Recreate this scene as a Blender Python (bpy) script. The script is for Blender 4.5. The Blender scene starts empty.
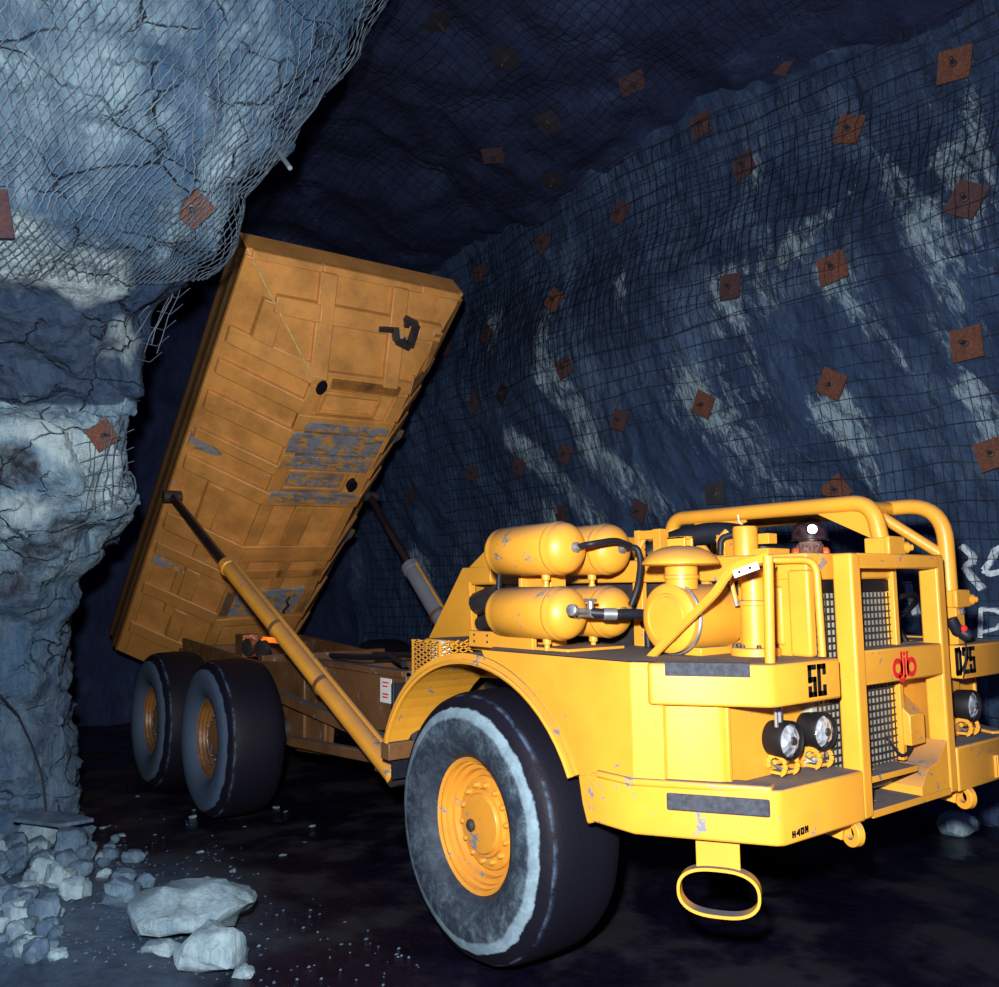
import bpy, bmesh, math, random
import numpy as np
from mathutils import Vector, Matrix, noise, Euler
random.seed(7)
C = bpy.context.scene.collection
PI = math.pi
V = Vector

# ------------------------------------------------------------------ camera
F_PX, W_PX, H_PX = 870.1, 999, 987
CAM = V((4.191, -4.222, 2.07))
AX = V((0.601, -0.093, -0.793)).normalized()          # world X seen in camera (x right, y down, z forward)
AY = V((0.799, 0.055, 0.599)); AY = (AY - AX * AX.dot(AY)).normalized()
AZ = AX.cross(AY)
R = Matrix((AX, AY, AZ))                               # world = R @ cam
def ray(px, py):
    return R @ V(((px - W_PX / 2) / F_PX, (py - H_PX / 2) / F_PX, 1.0))
def at(px, py, axis, val):
    r = ray(px, py); t = (val - CAM[axis]) / r[axis]; return CAM + r * t
def dep(px, py, d):
    return CAM + ray(px, py) * d
cd = bpy.data.cameras.new('camera'); cam = bpy.data.objects.new('camera', cd); C.objects.link(cam)
right = R @ V((1, 0, 0)); up = R @ V((0, -1, 0)); back = R @ V((0, 0, -1))
M = Matrix((right, up, back)).transposed().to_4x4(); M.translation = CAM
cam.matrix_world = M
cd.sensor_fit = 'HORIZONTAL'; cd.sensor_width = 36; cd.lens = 36 * F_PX / W_PX; cd.clip_end = 100; cd.clip_start = .05
bpy.context.scene.camera = cam

# ------------------------------------------------------------------ materials
def newmat(name):
    m = bpy.data.materials.new(name); m.use_nodes = True
    nt = m.node_tree; b = nt.nodes['Principled BSDF']
    return m, nt, b
def N(nt, t, **k):
    n = nt.nodes.new(t)
    for a, v in k.items(): setattr(n, a, v)
    return n
def nz(nt, scale, detail=5, rough=.6, coord='Object', vec=None, dist=0):
    n = N(nt, 'ShaderNodeTexNoise'); n.inputs['Scale'].default_value = scale
    n.inputs['Detail'].default_value = detail; n.inputs['Roughness'].default_value = rough; n.inputs['Distortion'].default_value = dist
    if vec is None:
        tc = N(nt, 'ShaderNodeTexCoord'); vec = tc.outputs[coord]
    nt.links.new(vec, n.inputs['Vector']); return n.outputs['Fac']
def ramp(nt, fac, stops):
    r = N(nt, 'ShaderNodeValToRGB'); el = r.color_ramp.elements
    while len(el) < len(stops): el.new(.5)
    for e, (p, c) in zip(el, stops):
        e.position = p; e.color = (c, c, c, 1) if not hasattr(c, '__len__') else (*c, 1)
    nt.links.new(fac, r.inputs['Fac']); return r.outputs['Color']
def mix(nt, fac, a, b):
    m = N(nt, 'ShaderNodeMix', data_type='RGBA')
    for s, v in ((m.inputs['Factor'], fac), (m.inputs[6], a), (m.inputs[7], b)):
        if hasattr(v, 'links') or hasattr(v, 'node'): nt.links.new(v, s)
        elif hasattr(v, '__len__'): s.default_value = (*v, 1)
        else: s.default_value = v
    return m.outputs[2]
def math_(nt, op, a, b=0.0):
    m = N(nt, 'ShaderNodeMath', operation=op)
    for s, v in ((m.inputs[0], a), (m.inputs[1], b)):
        if hasattr(v, 'node'): nt.links.new(v, s)
        else: s.default_value = v
    return m.outputs[0]
def bump(nt, b, h, dist=.02, strength=1):
    n = N(nt, 'ShaderNodeBump'); n.inputs['Distance'].default_value = dist; n.inputs['Strength'].default_value = strength
    nt.links.new(h, n.inputs['Height']); nt.links.new(n.outputs['Normal'], b.inputs['Normal'])
def vecscale(nt, s, rot=(0, 0, 0), coord='Object'):
    tc = N(nt, 'ShaderNodeTexCoord'); mp = N(nt, 'ShaderNodeMapping')
    mp.inputs['Scale'].default_value = s; mp.inputs['Rotation'].default_value = rot
    nt.links.new(tc.outputs[coord], mp.inputs['Vector']); return mp.outputs['Vector']
def plain(name, col, rough=.5, metal=0, var=.25, scale=14, spec=.5):
    m, nt, b = newmat(name)
    f = nz(nt, scale)
    nt.links.new(mix(nt, ramp(nt, f, [(.35, 0), (.7, 1)]), [c * (1 - var) for c in col], [min(1, c * (1 + var)) for c in col]), b.inputs['Base Color'])
    b.inputs['Roughness'].default_value = rough; b.inputs['Metallic'].default_value = metal
    b.inputs['Specular IOR Level'].default_value = spec
    return m

def paint(name, col, dust=1.0, wear=.62, grime=0.0, wear_col=(.17, .19, .23), tail=False):
    """sprayed plant paint: mottled, chipped to bare steel, mine dust lying on the up-facing faces"""
    m, nt, b = newmat(name)
    base = mix(nt, ramp(nt, nz(nt, 3.2, 6), [(.3, 0), (.75, 1)]), [c * .86 for c in col], [min(1, c * 1.08) for c in col])
    if grime:
        gn = nz(nt, 2.1, 8, .7)
        if tail:
            tcx = N(nt, 'ShaderNodeTexCoord'); sxx = N(nt, 'ShaderNodeSeparateXYZ'); nt.links.new(tcx.outputs['Object'], sxx.inputs[0])
            gn = math_(nt, 'ADD', gn, ramp(nt, math_(nt, 'MULTIPLY', math_(nt, 'ADD', sxx.outputs['X'], 5.0), -.25), [(0, -.02), (1, .30)]))  # darker towards the tail: dirt there, plus light falloff put into the colour
        g = ramp(nt, gn, [(.42, 0), (.68, grime)])
        base = mix(nt, g, base, (.06, .028, .012))
        g2 = ramp(nt, nz(nt, 30, 4, .7), [(.6, 0), (.72, grime)])
        base = mix(nt, g2, base, (.09, .045, .02))
    chips = ramp(nt, nz(nt, 7.0, 9, .72, dist=.4), [(wear, 0), (wear + .03, 1)])
    base = mix(nt, chips, base, wear_col)
    scr = ramp(nt, nz(nt, 2.4, 10, .8, vec=vecscale(nt, (1.5, 1.5, 9)), dist=.2), [(wear + .03, 0), (wear + .045, .85)])
    base = mix(nt, scr, base, (.16, .13, .11))
    spots = ramp(nt, nz(nt, 38, 3, .6), [(.73, 0), (.76, .8)])
    base = mix(nt, spots, base, (.10, .06, .03))
    geo = N(nt, 'ShaderNodeNewGeometry'); sx = N(nt, 'ShaderNodeSeparateXYZ'); nt.links.new(geo.outputs['Normal'], sx.inputs[0])
    upf = ramp(nt, sx.outputs['Z'], [(.35, 0), (.85, .55), (.98, 1)])
    d = math_(nt, 'MULTIPLY', upf, math_(nt, 'MULTIPLY', ramp(nt, nz(nt, 5, 5), [(.2, .8), (.6, 1)]), dust))
    base = mix(nt, d, base, (.060, .072, .095))
    nt.links.new(base, b.inputs['Base Color'])
    b.inputs['Roughness'].default_value = .42
    nt.links.new(ramp(nt, d, [(0, .42), (1, .9)]), b.inputs['Roughness'])
    bump(nt, b, nz(nt, 60, 3), .002, .15)
    return m
YEL = (.74, .335, .030)
m_yel = paint('yellow_paint', YEL, wear=.605)
m_yel_clean = paint('yellow_paint_clean', YEL, dust=.8, wear=.655)
m_body = paint('dump_body_paint', (.70, .325, .080), dust=.3, wear=.64, grime=.40, wear_col=(.30, .36, .46), tail=True)
m_frame = paint('chassis_paint', (.17, .082, .032), dust=.9, wear=.6, grime=.8)  # base colour darkened to carry the shade around the chassis
m_black = plain('black_steel', (.006, .006, .010), .55, spec=.3)
m_dark = plain('oily_dark_steel', (.03, .026, .028), .5)
m_pad = plain('black_anti_slip', (.035, .042, .058), .85, scale=40, var=.4)
m_rubber_hose = plain('black_hose', (.010, .012, .020), .5, spec=.3)
m_steel = plain('bright_steel', (.5, .52, .55), .32, .9, .2)
m_brass = plain('grey_fitting', (.32, .34, .36), .4, .7, .3)
m_chrome_rod = plain('oily_rod', (.045, .03, .04), .25, .6)
m_letter = plain('black_lettering', (.007, .006, .008), .6, spec=.25)
m_red = plain('red_lettering', (.68, .022, .018), .5)
m_white = plain('white_plate', (.75, .76, .74), .5, var=.1)
m_whitepaint = plain('white_wall_paint', (.55, .66, .74), .8, var=.35, scale=22)
m_skin = plain('dusty_skin', (.27, .145, .12), .5, scale=34, var=.55)
m_overall = plain('dark_overalls', (.03, .035, .06), .9)
m_helmet = plain('scuffed_maroon_helmet', (.045, .022, .03), .4, scale=18, var=.8)
m_orange = plain('orange_earmuff', (.85, .13, .03), .45)
m_eye = plain('eye', (.03, .025, .025), .2)
m_rod = plain('bolt_steel', (.25, .32, .36), .5, .4)
m_wire = plain('black_wire', (.012, .014, .022), .6, .2)
m_galv = plain('galvanised_wire', (.085, .125, .17), .6, .2)
def emis(name, col, s):
    m, nt, b = newmat(name); b.inputs['Emission Color'].default_value = (*col, 1); b.inputs['Emission Strength'].default_value = s
    b.inputs['Base Color'].default_value = (*col, 1); return m
m_lamp = emis('lit_cap_lamp', (1, .93, .72), 6)
m_amber = emis('lit_amber_lamp', (1, .17, .02), .9)
# plates
def rust(name, a, b_):
    m, nt, b = newmat(name)
    oi = N(nt, 'ShaderNodeObjectInfo')
    f = nz(nt, 9, 7, .7, coord='Object')
    nt.links.new(mix(nt, ramp(nt, f, [(.35, 0), (.65, 1)]), a, b_), b.inputs['Base Color'])
    b.inputs['Roughness'].default_value = .9; bump(nt, b, f, .006, .6); return m
m_rust = rust('rusty_steel', (.055, .026, .024), (.165, .058, .030))
m_rust_d = rust('dull_rusty_steel', (.03, .02, .032), (.085, .036, .034))
m_plate_b = plain('black_plate', (.018, .018, .024), .6)
# lens
m_glass, nt, b = newmat('lamp_lens'); b.inputs['Base Color'].default_value = (.48, .54, .60, 1); b.inputs['Metallic'].default_value = .45
b.inputs['Roughness'].default_value = .22
wv = N(nt, 'ShaderNodeTexVoronoi'); wv.inputs['Scale'].default_value = 26
tc = N(nt, 'ShaderNodeTexCoord'); nt.links.new(tc.outputs['Object'], wv.inputs['Vector']); bump(nt, b, wv.outputs['Distance'], .02, 1)
# radiator core
m_core, nt, b = newmat('radiator_core')
nt.links.new(mix(nt, ramp(nt, nz(nt, 3, 3), [(.3, 0), (.7, 1)]), (.26, .27, .23), (.46, .44, .31)), b.inputs['Base Color']); b.inputs['Roughness'].default_value = .7
# tyre: black tread, chalky worn wall inside a radius
m_tyre, nt, b = newmat('tyre_rubber')
tcn = N(nt, 'ShaderNodeTexCoord'); sep = N(nt, 'ShaderNodeSeparateXYZ'); nt.links.new(tcn.outputs['Object'], sep.inputs[0])
r2 = math_(nt, 'SQRT', math_(nt, 'ADD', math_(nt, 'POWER', sep.outputs['X'], 2), math_(nt, 'POWER', sep.outputs['Z'], 2)))
edge = math_(nt, 'ADD', r2, math_(nt, 'MULTIPLY', math_(nt, 'SUBTRACT', nz(nt, 9, 4, .6), .5), .045))
wall = ramp(nt, edge, [(.652, 1), (.660, 0)])
side = ramp(nt, sep.outputs['Y'], [(0, 0), (.03, 1)])
side2 = ramp(nt, math_(nt, 'MULTIPLY', sep.outputs['Y'], -1), [(.10, 0), (.13, 1)])
wall = math_(nt, 'MULTIPLY', wall, side2)
scr = ramp(nt, nz(nt, 11, 10, .8, dist=.5), [(.44, 0), (.56, .35), (.68, 1)])
rimfade = ramp(nt, edge, [(.40, .25), (.60, .8), (.65, 1)])
amt = math_(nt, 'MULTIPLY', wall, math_(nt, 'MULTIPLY', math_(nt, 'ADD', math_(nt, 'MULTIPLY', scr, .85), ramp(nt, edge, [(.590, .0), (.605, .75)])), rimfade))
nt.links.new(mix(nt, math_(nt, 'MINIMUM', amt, 1), mix(nt, wall, mix(nt, math_(nt, 'MULTIPLY', ramp(nt, r2, [(.714, 0), (.717, 1), (.721, 1), (.724, 0)]), math_(nt, 'MULTIPLY', side2, ramp(nt, nz(nt, 7, 5, .7), [(.45, 0), (.6, 1)]))), (.0045, .0045, .011), (.06, .10, .17)), (.020, .028, .045)), (.20, .30, .37)), b.inputs['Base Color'])
b.inputs['Roughness'].default_value = .62; b.inputs['Specular IOR Level'].default_value = .18
bump(nt, b, nz(nt, 30, 6, .7), .006, .6)
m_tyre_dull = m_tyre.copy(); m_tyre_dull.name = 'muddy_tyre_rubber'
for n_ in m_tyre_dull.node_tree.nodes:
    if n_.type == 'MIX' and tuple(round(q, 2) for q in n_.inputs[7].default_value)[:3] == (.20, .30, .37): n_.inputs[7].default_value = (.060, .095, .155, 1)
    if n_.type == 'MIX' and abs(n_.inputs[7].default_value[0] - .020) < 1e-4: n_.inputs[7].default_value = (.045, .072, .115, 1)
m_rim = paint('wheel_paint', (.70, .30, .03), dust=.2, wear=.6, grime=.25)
m_rim_d = paint('muddy_shaded_wheel_paint', (.24, .105, .025), dust=.2, wear=.6, grime=.9)  # rear wheels: mud, plus the weak light back there painted in as darker yellow

# rock
def vec_run(nt, ang, s):
    tc = N(nt, 'ShaderNodeTexCoord'); a = N(nt, 'ShaderNodeMapping'); b_ = N(nt, 'ShaderNodeMapping')
    a.inputs['Rotation'].default_value = ang; b_.inputs['Scale'].default_value = s
    nt.links.new(tc.outputs['Object'], a.inputs['Vector']); nt.links.new(a.outputs['Vector'], b_.inputs['Vector']); return b_.outputs['Vector']
def rock(name, dark, mid, pale, t0, t1, stain=None, streak=False, scl=1.0, bumpd=.05, layer=None, run=None):
    m, nt, b = newmat(name)
    v = vecscale(nt, (1.0 * scl, 1.0 * scl, .55 * scl), (.5, .35, 0))
    big = nz(nt, .9, 9, .66, vec=v, dist=.3)
    v2 = vecscale(nt, (3 * scl, 3 * scl, .5 * scl), (.55, .35, .3))
    if run: v2 = vec_run(nt, (0, .36, 0), run)
    fine = nz(nt, 3.0, 10, .74, vec=v2, dist=.7 if not run else .35)
    c = mix(nt, ramp(nt, fine, [(.3, 0), (.72, 1)]), dark, mid)
    c = mix(nt, math_(nt, 'MULTIPLY', ramp(nt, big, [(t0, 0), (t1, 1)]), ramp(nt, fine, [(.35, .35), (.6, 1)])), c, pale)
    if streak:
        at_ = N(nt, 'ShaderNodeAttribute', attribute_name='streak')
        ff = ramp(nt, nz(nt, 5, 9, .78, vec=v2, dist=.5), [(.38, 0), (.60, 1)])
        sf_ = math_(nt, 'ADD', math_(nt, 'MULTIPLY', at_.outputs['Fac'], .9), math_(nt, 'MULTIPLY', math_(nt, 'SUBTRACT', nz(nt, 7.5, 9, .82, vec=v2, dist=.35), .5), 4.2))
        c = mix(nt, ramp(nt, sf_, [(.46, 0), (.80, .42), (1.15, 1)]), c, (.36, .52, .62))
    if stain:
        s = ramp(nt, nz(nt, .8, 6, .65), [(stain, 0), (stain + .05, .85)])
        c = mix(nt, s, c, (.022, .014, .025))
    if layer:  # dark slate tone that also holds the painted underside shade
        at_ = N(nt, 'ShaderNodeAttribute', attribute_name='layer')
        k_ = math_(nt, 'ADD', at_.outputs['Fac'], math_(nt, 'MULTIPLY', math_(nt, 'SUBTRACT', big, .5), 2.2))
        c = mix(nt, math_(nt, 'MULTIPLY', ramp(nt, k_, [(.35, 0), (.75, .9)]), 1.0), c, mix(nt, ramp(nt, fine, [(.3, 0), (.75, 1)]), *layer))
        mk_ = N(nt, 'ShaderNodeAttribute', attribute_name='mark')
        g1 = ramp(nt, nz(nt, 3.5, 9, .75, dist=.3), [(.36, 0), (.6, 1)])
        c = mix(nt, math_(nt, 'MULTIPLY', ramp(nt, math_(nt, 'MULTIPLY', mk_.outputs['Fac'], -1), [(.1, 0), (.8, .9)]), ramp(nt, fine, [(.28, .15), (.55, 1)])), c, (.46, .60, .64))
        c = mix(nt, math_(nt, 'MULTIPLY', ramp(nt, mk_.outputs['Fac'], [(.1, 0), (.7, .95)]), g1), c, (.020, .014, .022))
    nt.links.new(c, b.inputs['Base Color']); b.inputs['Roughness'].default_value = .85
    b.inputs['Specular IOR Level'].default_value = .25
    h = math_(nt, 'ADD', math_(nt, 'MULTIPLY', fine, .6), nz(nt, 14, 8, .7))
    if layer:
        wp = N(nt, 'ShaderNodeTexNoise'); wp.inputs['Scale'].default_value = 2.2; wp.inputs['Detail'].default_value = 6
        tcw = N(nt, 'ShaderNodeTexCoord'); nt.links.new(tcw.outputs['Object'], wp.inputs['Vector'])
        vm = N(nt, 'ShaderNodeVectorMath', operation='MULTIPLY_ADD'); nt.links.new(wp.outputs['Color'], vm.inputs[0]); vm.inputs[1].default_value = (.55, .55, .55)
        nt.links.new(vecscale(nt, (1.0, 1.0, 1.9), (.5, .4, 0)), vm.inputs[2])
        vo = N(nt, 'ShaderNodeTexVoronoi', feature='DISTANCE_TO_EDGE'); vo.inputs['Scale'].default_value = 1.5; nt.links.new(vm.outputs[0], vo.inputs['Vector'])
        cr_ = math_(nt, 'MULTIPLY', ramp(nt, vo.outputs['Distance'], [(0, 1), (.009, .6), (.022, 0)]), ramp(nt, nz(nt, 1.7, 4), [(.42, 0), (.58, 1)]))
        c = mix(nt, math_(nt, 'MULTIPLY', cr_, .8), c, (.012, .016, .030)); nt.links.new(c, b.inputs['Base Color'])
        h = math_(nt, 'SUBTRACT', h, math_(nt, 'MULTIPLY', cr_, 1.5))
    bump(nt, b, h, bumpd, .9)
    return m
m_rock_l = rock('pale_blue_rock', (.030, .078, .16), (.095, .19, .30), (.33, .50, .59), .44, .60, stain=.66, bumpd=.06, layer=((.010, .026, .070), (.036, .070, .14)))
m_rock_r = rock('slate_blue_rock', (.010, .025, .075), (.062, .120, .245), (.13, .22, .37), .54, .70, streak=True, bumpd=.10, run=(1.6, 1.2, .30))
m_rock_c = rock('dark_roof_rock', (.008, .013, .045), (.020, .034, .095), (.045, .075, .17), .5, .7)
m_stone = rock('broken_rock', (.075, .14, .20), (.14, .23, .30), (.25, .35, .40), .40, .6, scl=3, bumpd=.02)
m_stone_d = rock('dull_broken_rock', (.030, .062, .11), (.062, .115, .18), (.11, .18, .25), .45, .6, scl=3, bumpd=.02)
m_floor, nt, b = newmat('wet_muck')
pile = N(nt, 'ShaderNodeAttribute', attribute_name='pile')
fn = nz(nt, 6, 9, .72)
c = mix(nt, ramp(nt, fn, [(.35, 0), (.75, 1)]), (.0025, .002, .007), (.008, .007, .020))
c = mix(nt, math_(nt, 'MULTIPLY', pile.outputs['Fac'], ramp(nt, fn, [(.3, .4), (.6, 1)])), c, (.050, .088, .145))
nt.links.new(c, b.inputs['Base Color'])
nt.links.new(ramp(nt, nz(nt, 1.3, 4), [(.42, .12), (.58, .75)]), b.inputs['Roughness']); b.inputs['Specular IOR Level'].default_value = .35
bump(nt, b, nz(nt, 18, 8, .7), .03, .5)

# ------------------------------------------------------------------ mesh helpers
class MB:
    def __init__(s): s.v = []; s.f = []; s.m = []
    def add(s, vs, fs, mi=0):
        o = len(s.v); s.v += [tuple(v) for v in vs]; s.f += [tuple(i + o for i in f) for f in fs]; s.m += [mi] * len(fs); return s
    def box(s, x0, x1, y0, y1, z0, z1, mi=0):
        return s.prism([(x0, z0), (x1, z0), (x1, z1), (x0, z1)], 'y', y0, y1, mi)
    def prism(s, poly, axis, a, b, mi=0):
        n = len(poly); mk = {'x': lambda p, t: (t, p[0], p[1]), 'y': lambda p, t: (p[0], t, p[1]), 'z': lambda p, t: (p[0], p[1], t)}[axis]
        vs = [mk(p, a) for p in poly] + [mk(p, b) for p in poly]
        fs = [tuple(range(n)), tuple(range(2 * n - 1, n - 1, -1))] + [(i, (i + 1) % n, n + (i + 1) % n, n + i) for i in range(n)]
        return s.add(vs, fs, mi)
    def loft(s, A, B, mi=0, cap=True):
        n = len(A); fs = [(i, (i + 1) % n, n + (i + 1) % n, n + i) for i in range(n)]
        if cap: fs += [tuple(range(n)), tuple(range(2 * n - 1, n - 1, -1))]
        return s.add(list(A) + list(B), fs, mi)
    def bar(s, p, q, w, h, upv=(0, 0, 1), mi=0):
        p, q = V(p), V(q); d = (q - p).normalized(); x = d.cross(V(upv))
        if x.length < 1e-4: x = d.cross(V((0, 1, 0)))
        x.normalize(); y = x.cross(d)
        o = [x * (w / 2) * a + y * (h / 2) * b_ for a, b_ in ((-1, -1), (1, -1), (1, 1), (-1, 1))]
        return s.loft([p + k for k in o], [q + k for k in o], mi)
    def tube(s, pts, r, n=10, cap=True, mi=0, closed=False):
        pts = [V(p) for p in pts]; m = len(pts)
        if not hasattr(r, '__len__'): r = [r] * m
        up_ = None; rings = []
        for i, p in enumerate(pts):
            if closed: d = pts[(i + 1) % m] - pts[i - 1]
            else: d = pts[min(i + 1, m - 1)] - pts[max(i - 1, 0)]
            if d.length < 1e-9: d = V((0, 0, 1))
            d.normalize()
            if up_ is None:
                up_ = V((0, 0, 1)) if abs(d.z) < .9 else V((1, 0, 0))
            x = d.cross(up_)
            if x.length < 1e-5: x = d.orthogonal()
            x.normalize(); up_ = x.cross(d).normalized()
            rings.append([p + x * math.cos(2 * PI * k / n) * r[i] + up_ * math.sin(2 * PI * k / n) * r[i] for k in range(n)])
        vs = [q for rg in rings for q in rg]; fs = []
        for i in range(m if closed else m - 1):
            j = (i + 1) % m
            for k in range(n): fs.append((i * n + k, i * n + (k + 1) % n, j * n + (k + 1) % n, j * n + k))
        if cap and not closed: fs += [tuple(range(n))[::-1], tuple(range((m - 1) * n, m * n))]
        return s.add(vs, fs, mi)
    def lathe(s, prof, org, axis, n=32, mi=0, cap=True):
        """prof = [(radius, distance along axis)]"""
        a = V(axis).normalized(); x = a.orthogonal().normalized(); y = a.cross(x); o = V(org)
        vs = []; fs = []; m = len(prof)
        for r, h in prof:
            for k in range(n): vs.append(o + a * h + (x * math.cos(2 * PI * k / n) + y * math.sin(2 * PI * k / n)) * max(r, 1e-4))
        for i in range(m - 1):
            for k in range(n): fs.append((i * n + k, i * n + (k + 1) % n, (i + 1) * n + (k + 1) % n, (i + 1) * n + k))
        if cap: fs += [tuple(range(n))[::-1], tuple(range((m - 1) * n, m * n))]
        return s.add(vs, fs, mi)
    def build(s, name, mats, parent=None, loc=(0, 0, 0), bevel=0, ang=38, seg=2):
        me = bpy.data.meshes.new(name); me.from_pydata(s.v, [], s.f)
        if not isinstance(mats, (list, tuple)): mats = [mats]
        for m in mats: me.materials.append(m)
        me.polygons.foreach_set('material_index', s.m)
        bm = bmesh.new(); bm.from_mesh(me); bmesh.ops.recalc_face_normals(bm, faces=bm.faces); bm.to_mesh(me); bm.free()
        me.polygons.foreach_set('use_smooth', [True] * len(me.polygons))
        me.set_sharp_from_angle(angle=math.radians(ang))
        o = bpy.data.objects.new(name, me); C.objects.link(o)
        if parent is not None:
            o.parent = parent
        o.location = loc
        if bevel:
            b = o.modifiers.new('bevel', 'BEVEL'); b.width = bevel; b.segments = seg; b.limit_method = 'ANGLE'; b.angle_limit = math.radians(40)
            b.harden_normals = False
        return o
def fillet(pts, r, n=6):
    pts = [V(p) for p in pts]; out = [pts[0]]
    for i in range(1, len(pts) - 1):
        a, b, c = pts[i - 1], pts[i], pts[i + 1]
        d1 = (a - b); d2 = (c - b); k = min(r, d1.length * .49, d2.length * .49)
        p, q = b + d1.normalized() * k, b + d2.normalized() * k
        for j in range(n + 1):
            t = j / n; out.append(p * (1 - t) ** 2 + b * 2 * t * (1 - t) + q * t * t)
    return out + [pts[-1]]
def tag(o, label, cat, group=None, kind=None):
    o['label'] = label; o['category'] = cat
    if group: o['group'] = group
    if kind: o['kind'] = kind
    return o
def struct(o): o['kind'] = 'structure'; return o

# ------------------------------------------------------------------ rock surfaces
def cr(p0, p1, p2, p3, t):
    return .5 * ((2 * p1) + (p2 - p0) * t + (2 * p0 - 5 * p1 + 4 * p2 - p3) * t * t + (3 * p1 - p0 - 3 * p2 + p3) * t ** 3)
def crs(P, t):
    n = len(P) - 1; i = min(int(t), n - 1); f = t - i
    g = lambda k: P[max(0, min(n, k))]
    return cr(g(i - 1), g(i), g(i + 1), g(i + 2), f)
class Surf:
    def __init__(s, ctrl, nu, nv, disp, sgn=1):
        R_, K = len(ctrl), len(ctrl[0])
        cols = [[crs(row, (K - 1) * j / nv) for j in range(nv + 1)] for row in ctrl]
        g = np.zeros((nu + 1, nv + 1, 3))
        for j in range(nv + 1):
            col = [cols[i][j] for i in range(R_)]
            for i in range(nu + 1): g[i, j] = crs(col, (R_ - 1) * i / nu)
        du = np.gradient(g, axis=0); dv = np.gradient(g, axis=1)
        nn = np.cross(du, dv) * sgn; nn /= np.linalg.norm(nn, axis=2, keepdims=True) + 1e-9
        for i in range(nu + 1):
            for j in range(nv + 1): g[i, j] += nn[i, j] * disp(V(g[i, j]))
        s.g = g; s.nu, s.nv = nu, nv
        du = np.gradient(g, axis=0); dv = np.gradient(g, axis=1)
        nn = np.cross(du, dv) * sgn; s.n = nn / (np.linalg.norm(nn, axis=2, keepdims=True) + 1e-9)
    def __call__(s, u, v, off=0):
        x = min(max(u, 0), 1) * s.nu; y = min(max(v, 0), 1) * s.nv; i = min(int(x), s.nu - 1); j = min(int(y), s.nv - 1); a = x - i; b = y - j
        f = lambda A: A[i, j] * (1 - a) * (1 - b) + A[i + 1, j] * a * (1 - b) + A[i, j + 1] * (1 - a) * b + A[i + 1, j + 1] * a * b
        return V(f(s.g) + f(s.n) * off)
    def hit(s, px, py):
        """grid point nearest to the sight line through a point of the photograph"""
        r = np.array(ray(px, py)); r /= np.linalg.norm(r); d = s.g - np.array(CAM); t = d @ r
        q = np.linalg.norm(d - t[..., None] * r, axis=2); q[t < 0] = 99
        k = np.where(q < q.min() + .05, t, 99); i, j = np.unravel_index(np.argmin(k), k.shape)
        t0 = (np.array(s.g[i, j]) - np.array(CAM)) @ s.n[i, j] / (r @ s.n[i, j] + 1e-9)
        return V(s.g[i, j]), V(s.n[i, j]), i, j
    def build(s, name, mat, attr=None):
        nu, nv = s.nu, s.nv; me = bpy.data.meshes.new(name)
        fs = [(i * (nv + 1) + j, i * (nv + 1) + j + 1, (i + 1) * (nv + 1) + j + 1, (i + 1) * (nv + 1) + j) for i in range(nu) for j in range(nv)]
        me.from_pydata(s.g.reshape(-1, 3).tolist(), [], fs); me.materials.append(mat)
        me.polygons.foreach_set('use_smooth', [True] * len(fs)); me.set_sharp_from_angle(angle=math.radians(45))
        if attr:
            a = me.attributes.new(attr[0], 'FLOAT', 'POINT'); a.data.foreach_set('value', attr[1].reshape(-1).astype(np.float32))
        o = bpy.data.objects.new(name, me); C.objects.link(o); return o
def fr(p, s, oct=4, h=.9):
    return noise.fractal(p * s, h, 2.1, oct)
def strata(p, dirv, freq):
    t = p.dot(dirv) * freq + .8 * noise.noise(p * .7); k = t - math.floor(t)
    return (k if k < .8 else (1 - k) * 4) - .4
def facet(p, s, seed):
    q = p * s + V((seed, seed * 1.7, seed * .3)); d, pts = noise.voronoi(q); c = pts[0]
    h = noise.noise_vector(c * 5.37 + V((seed, 0, 0)))
    return (q - c).dot(h) + .35 * h.x
def disp_l(p):
    return .10 * facet(p, 1.1, 3) + .022 * facet(p, 3.4, 11) + .07 * fr(p, .8) + .09 * strata(p, V((.35, .2, .9)).normalized(), 1.7) + .09 * strata(p + V((3, 1, 2)), V((-.62, .45, .62)).normalized(), 2.3) + .07 * fr(p, 2.6, 6, .65)
def disp_r(p):
    a_ = p.x * .94 + p.z * .34; c_ = p.z * .94 - p.x * .34; q = V((a_ * 1.3, p.y, c_ * .38))
    return .12 * fr(p, .45) + .09 * facet(q, 1.5, 4) + .05 * fr(q, 2.0, 6, .6) + .07 * strata(p, V((.86, .1, .5)).normalized(), 1.1) + .04 * strata(p + V((2, 0, 5)), V((.80, .1, .6)).normalized(), 3.3)
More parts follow.
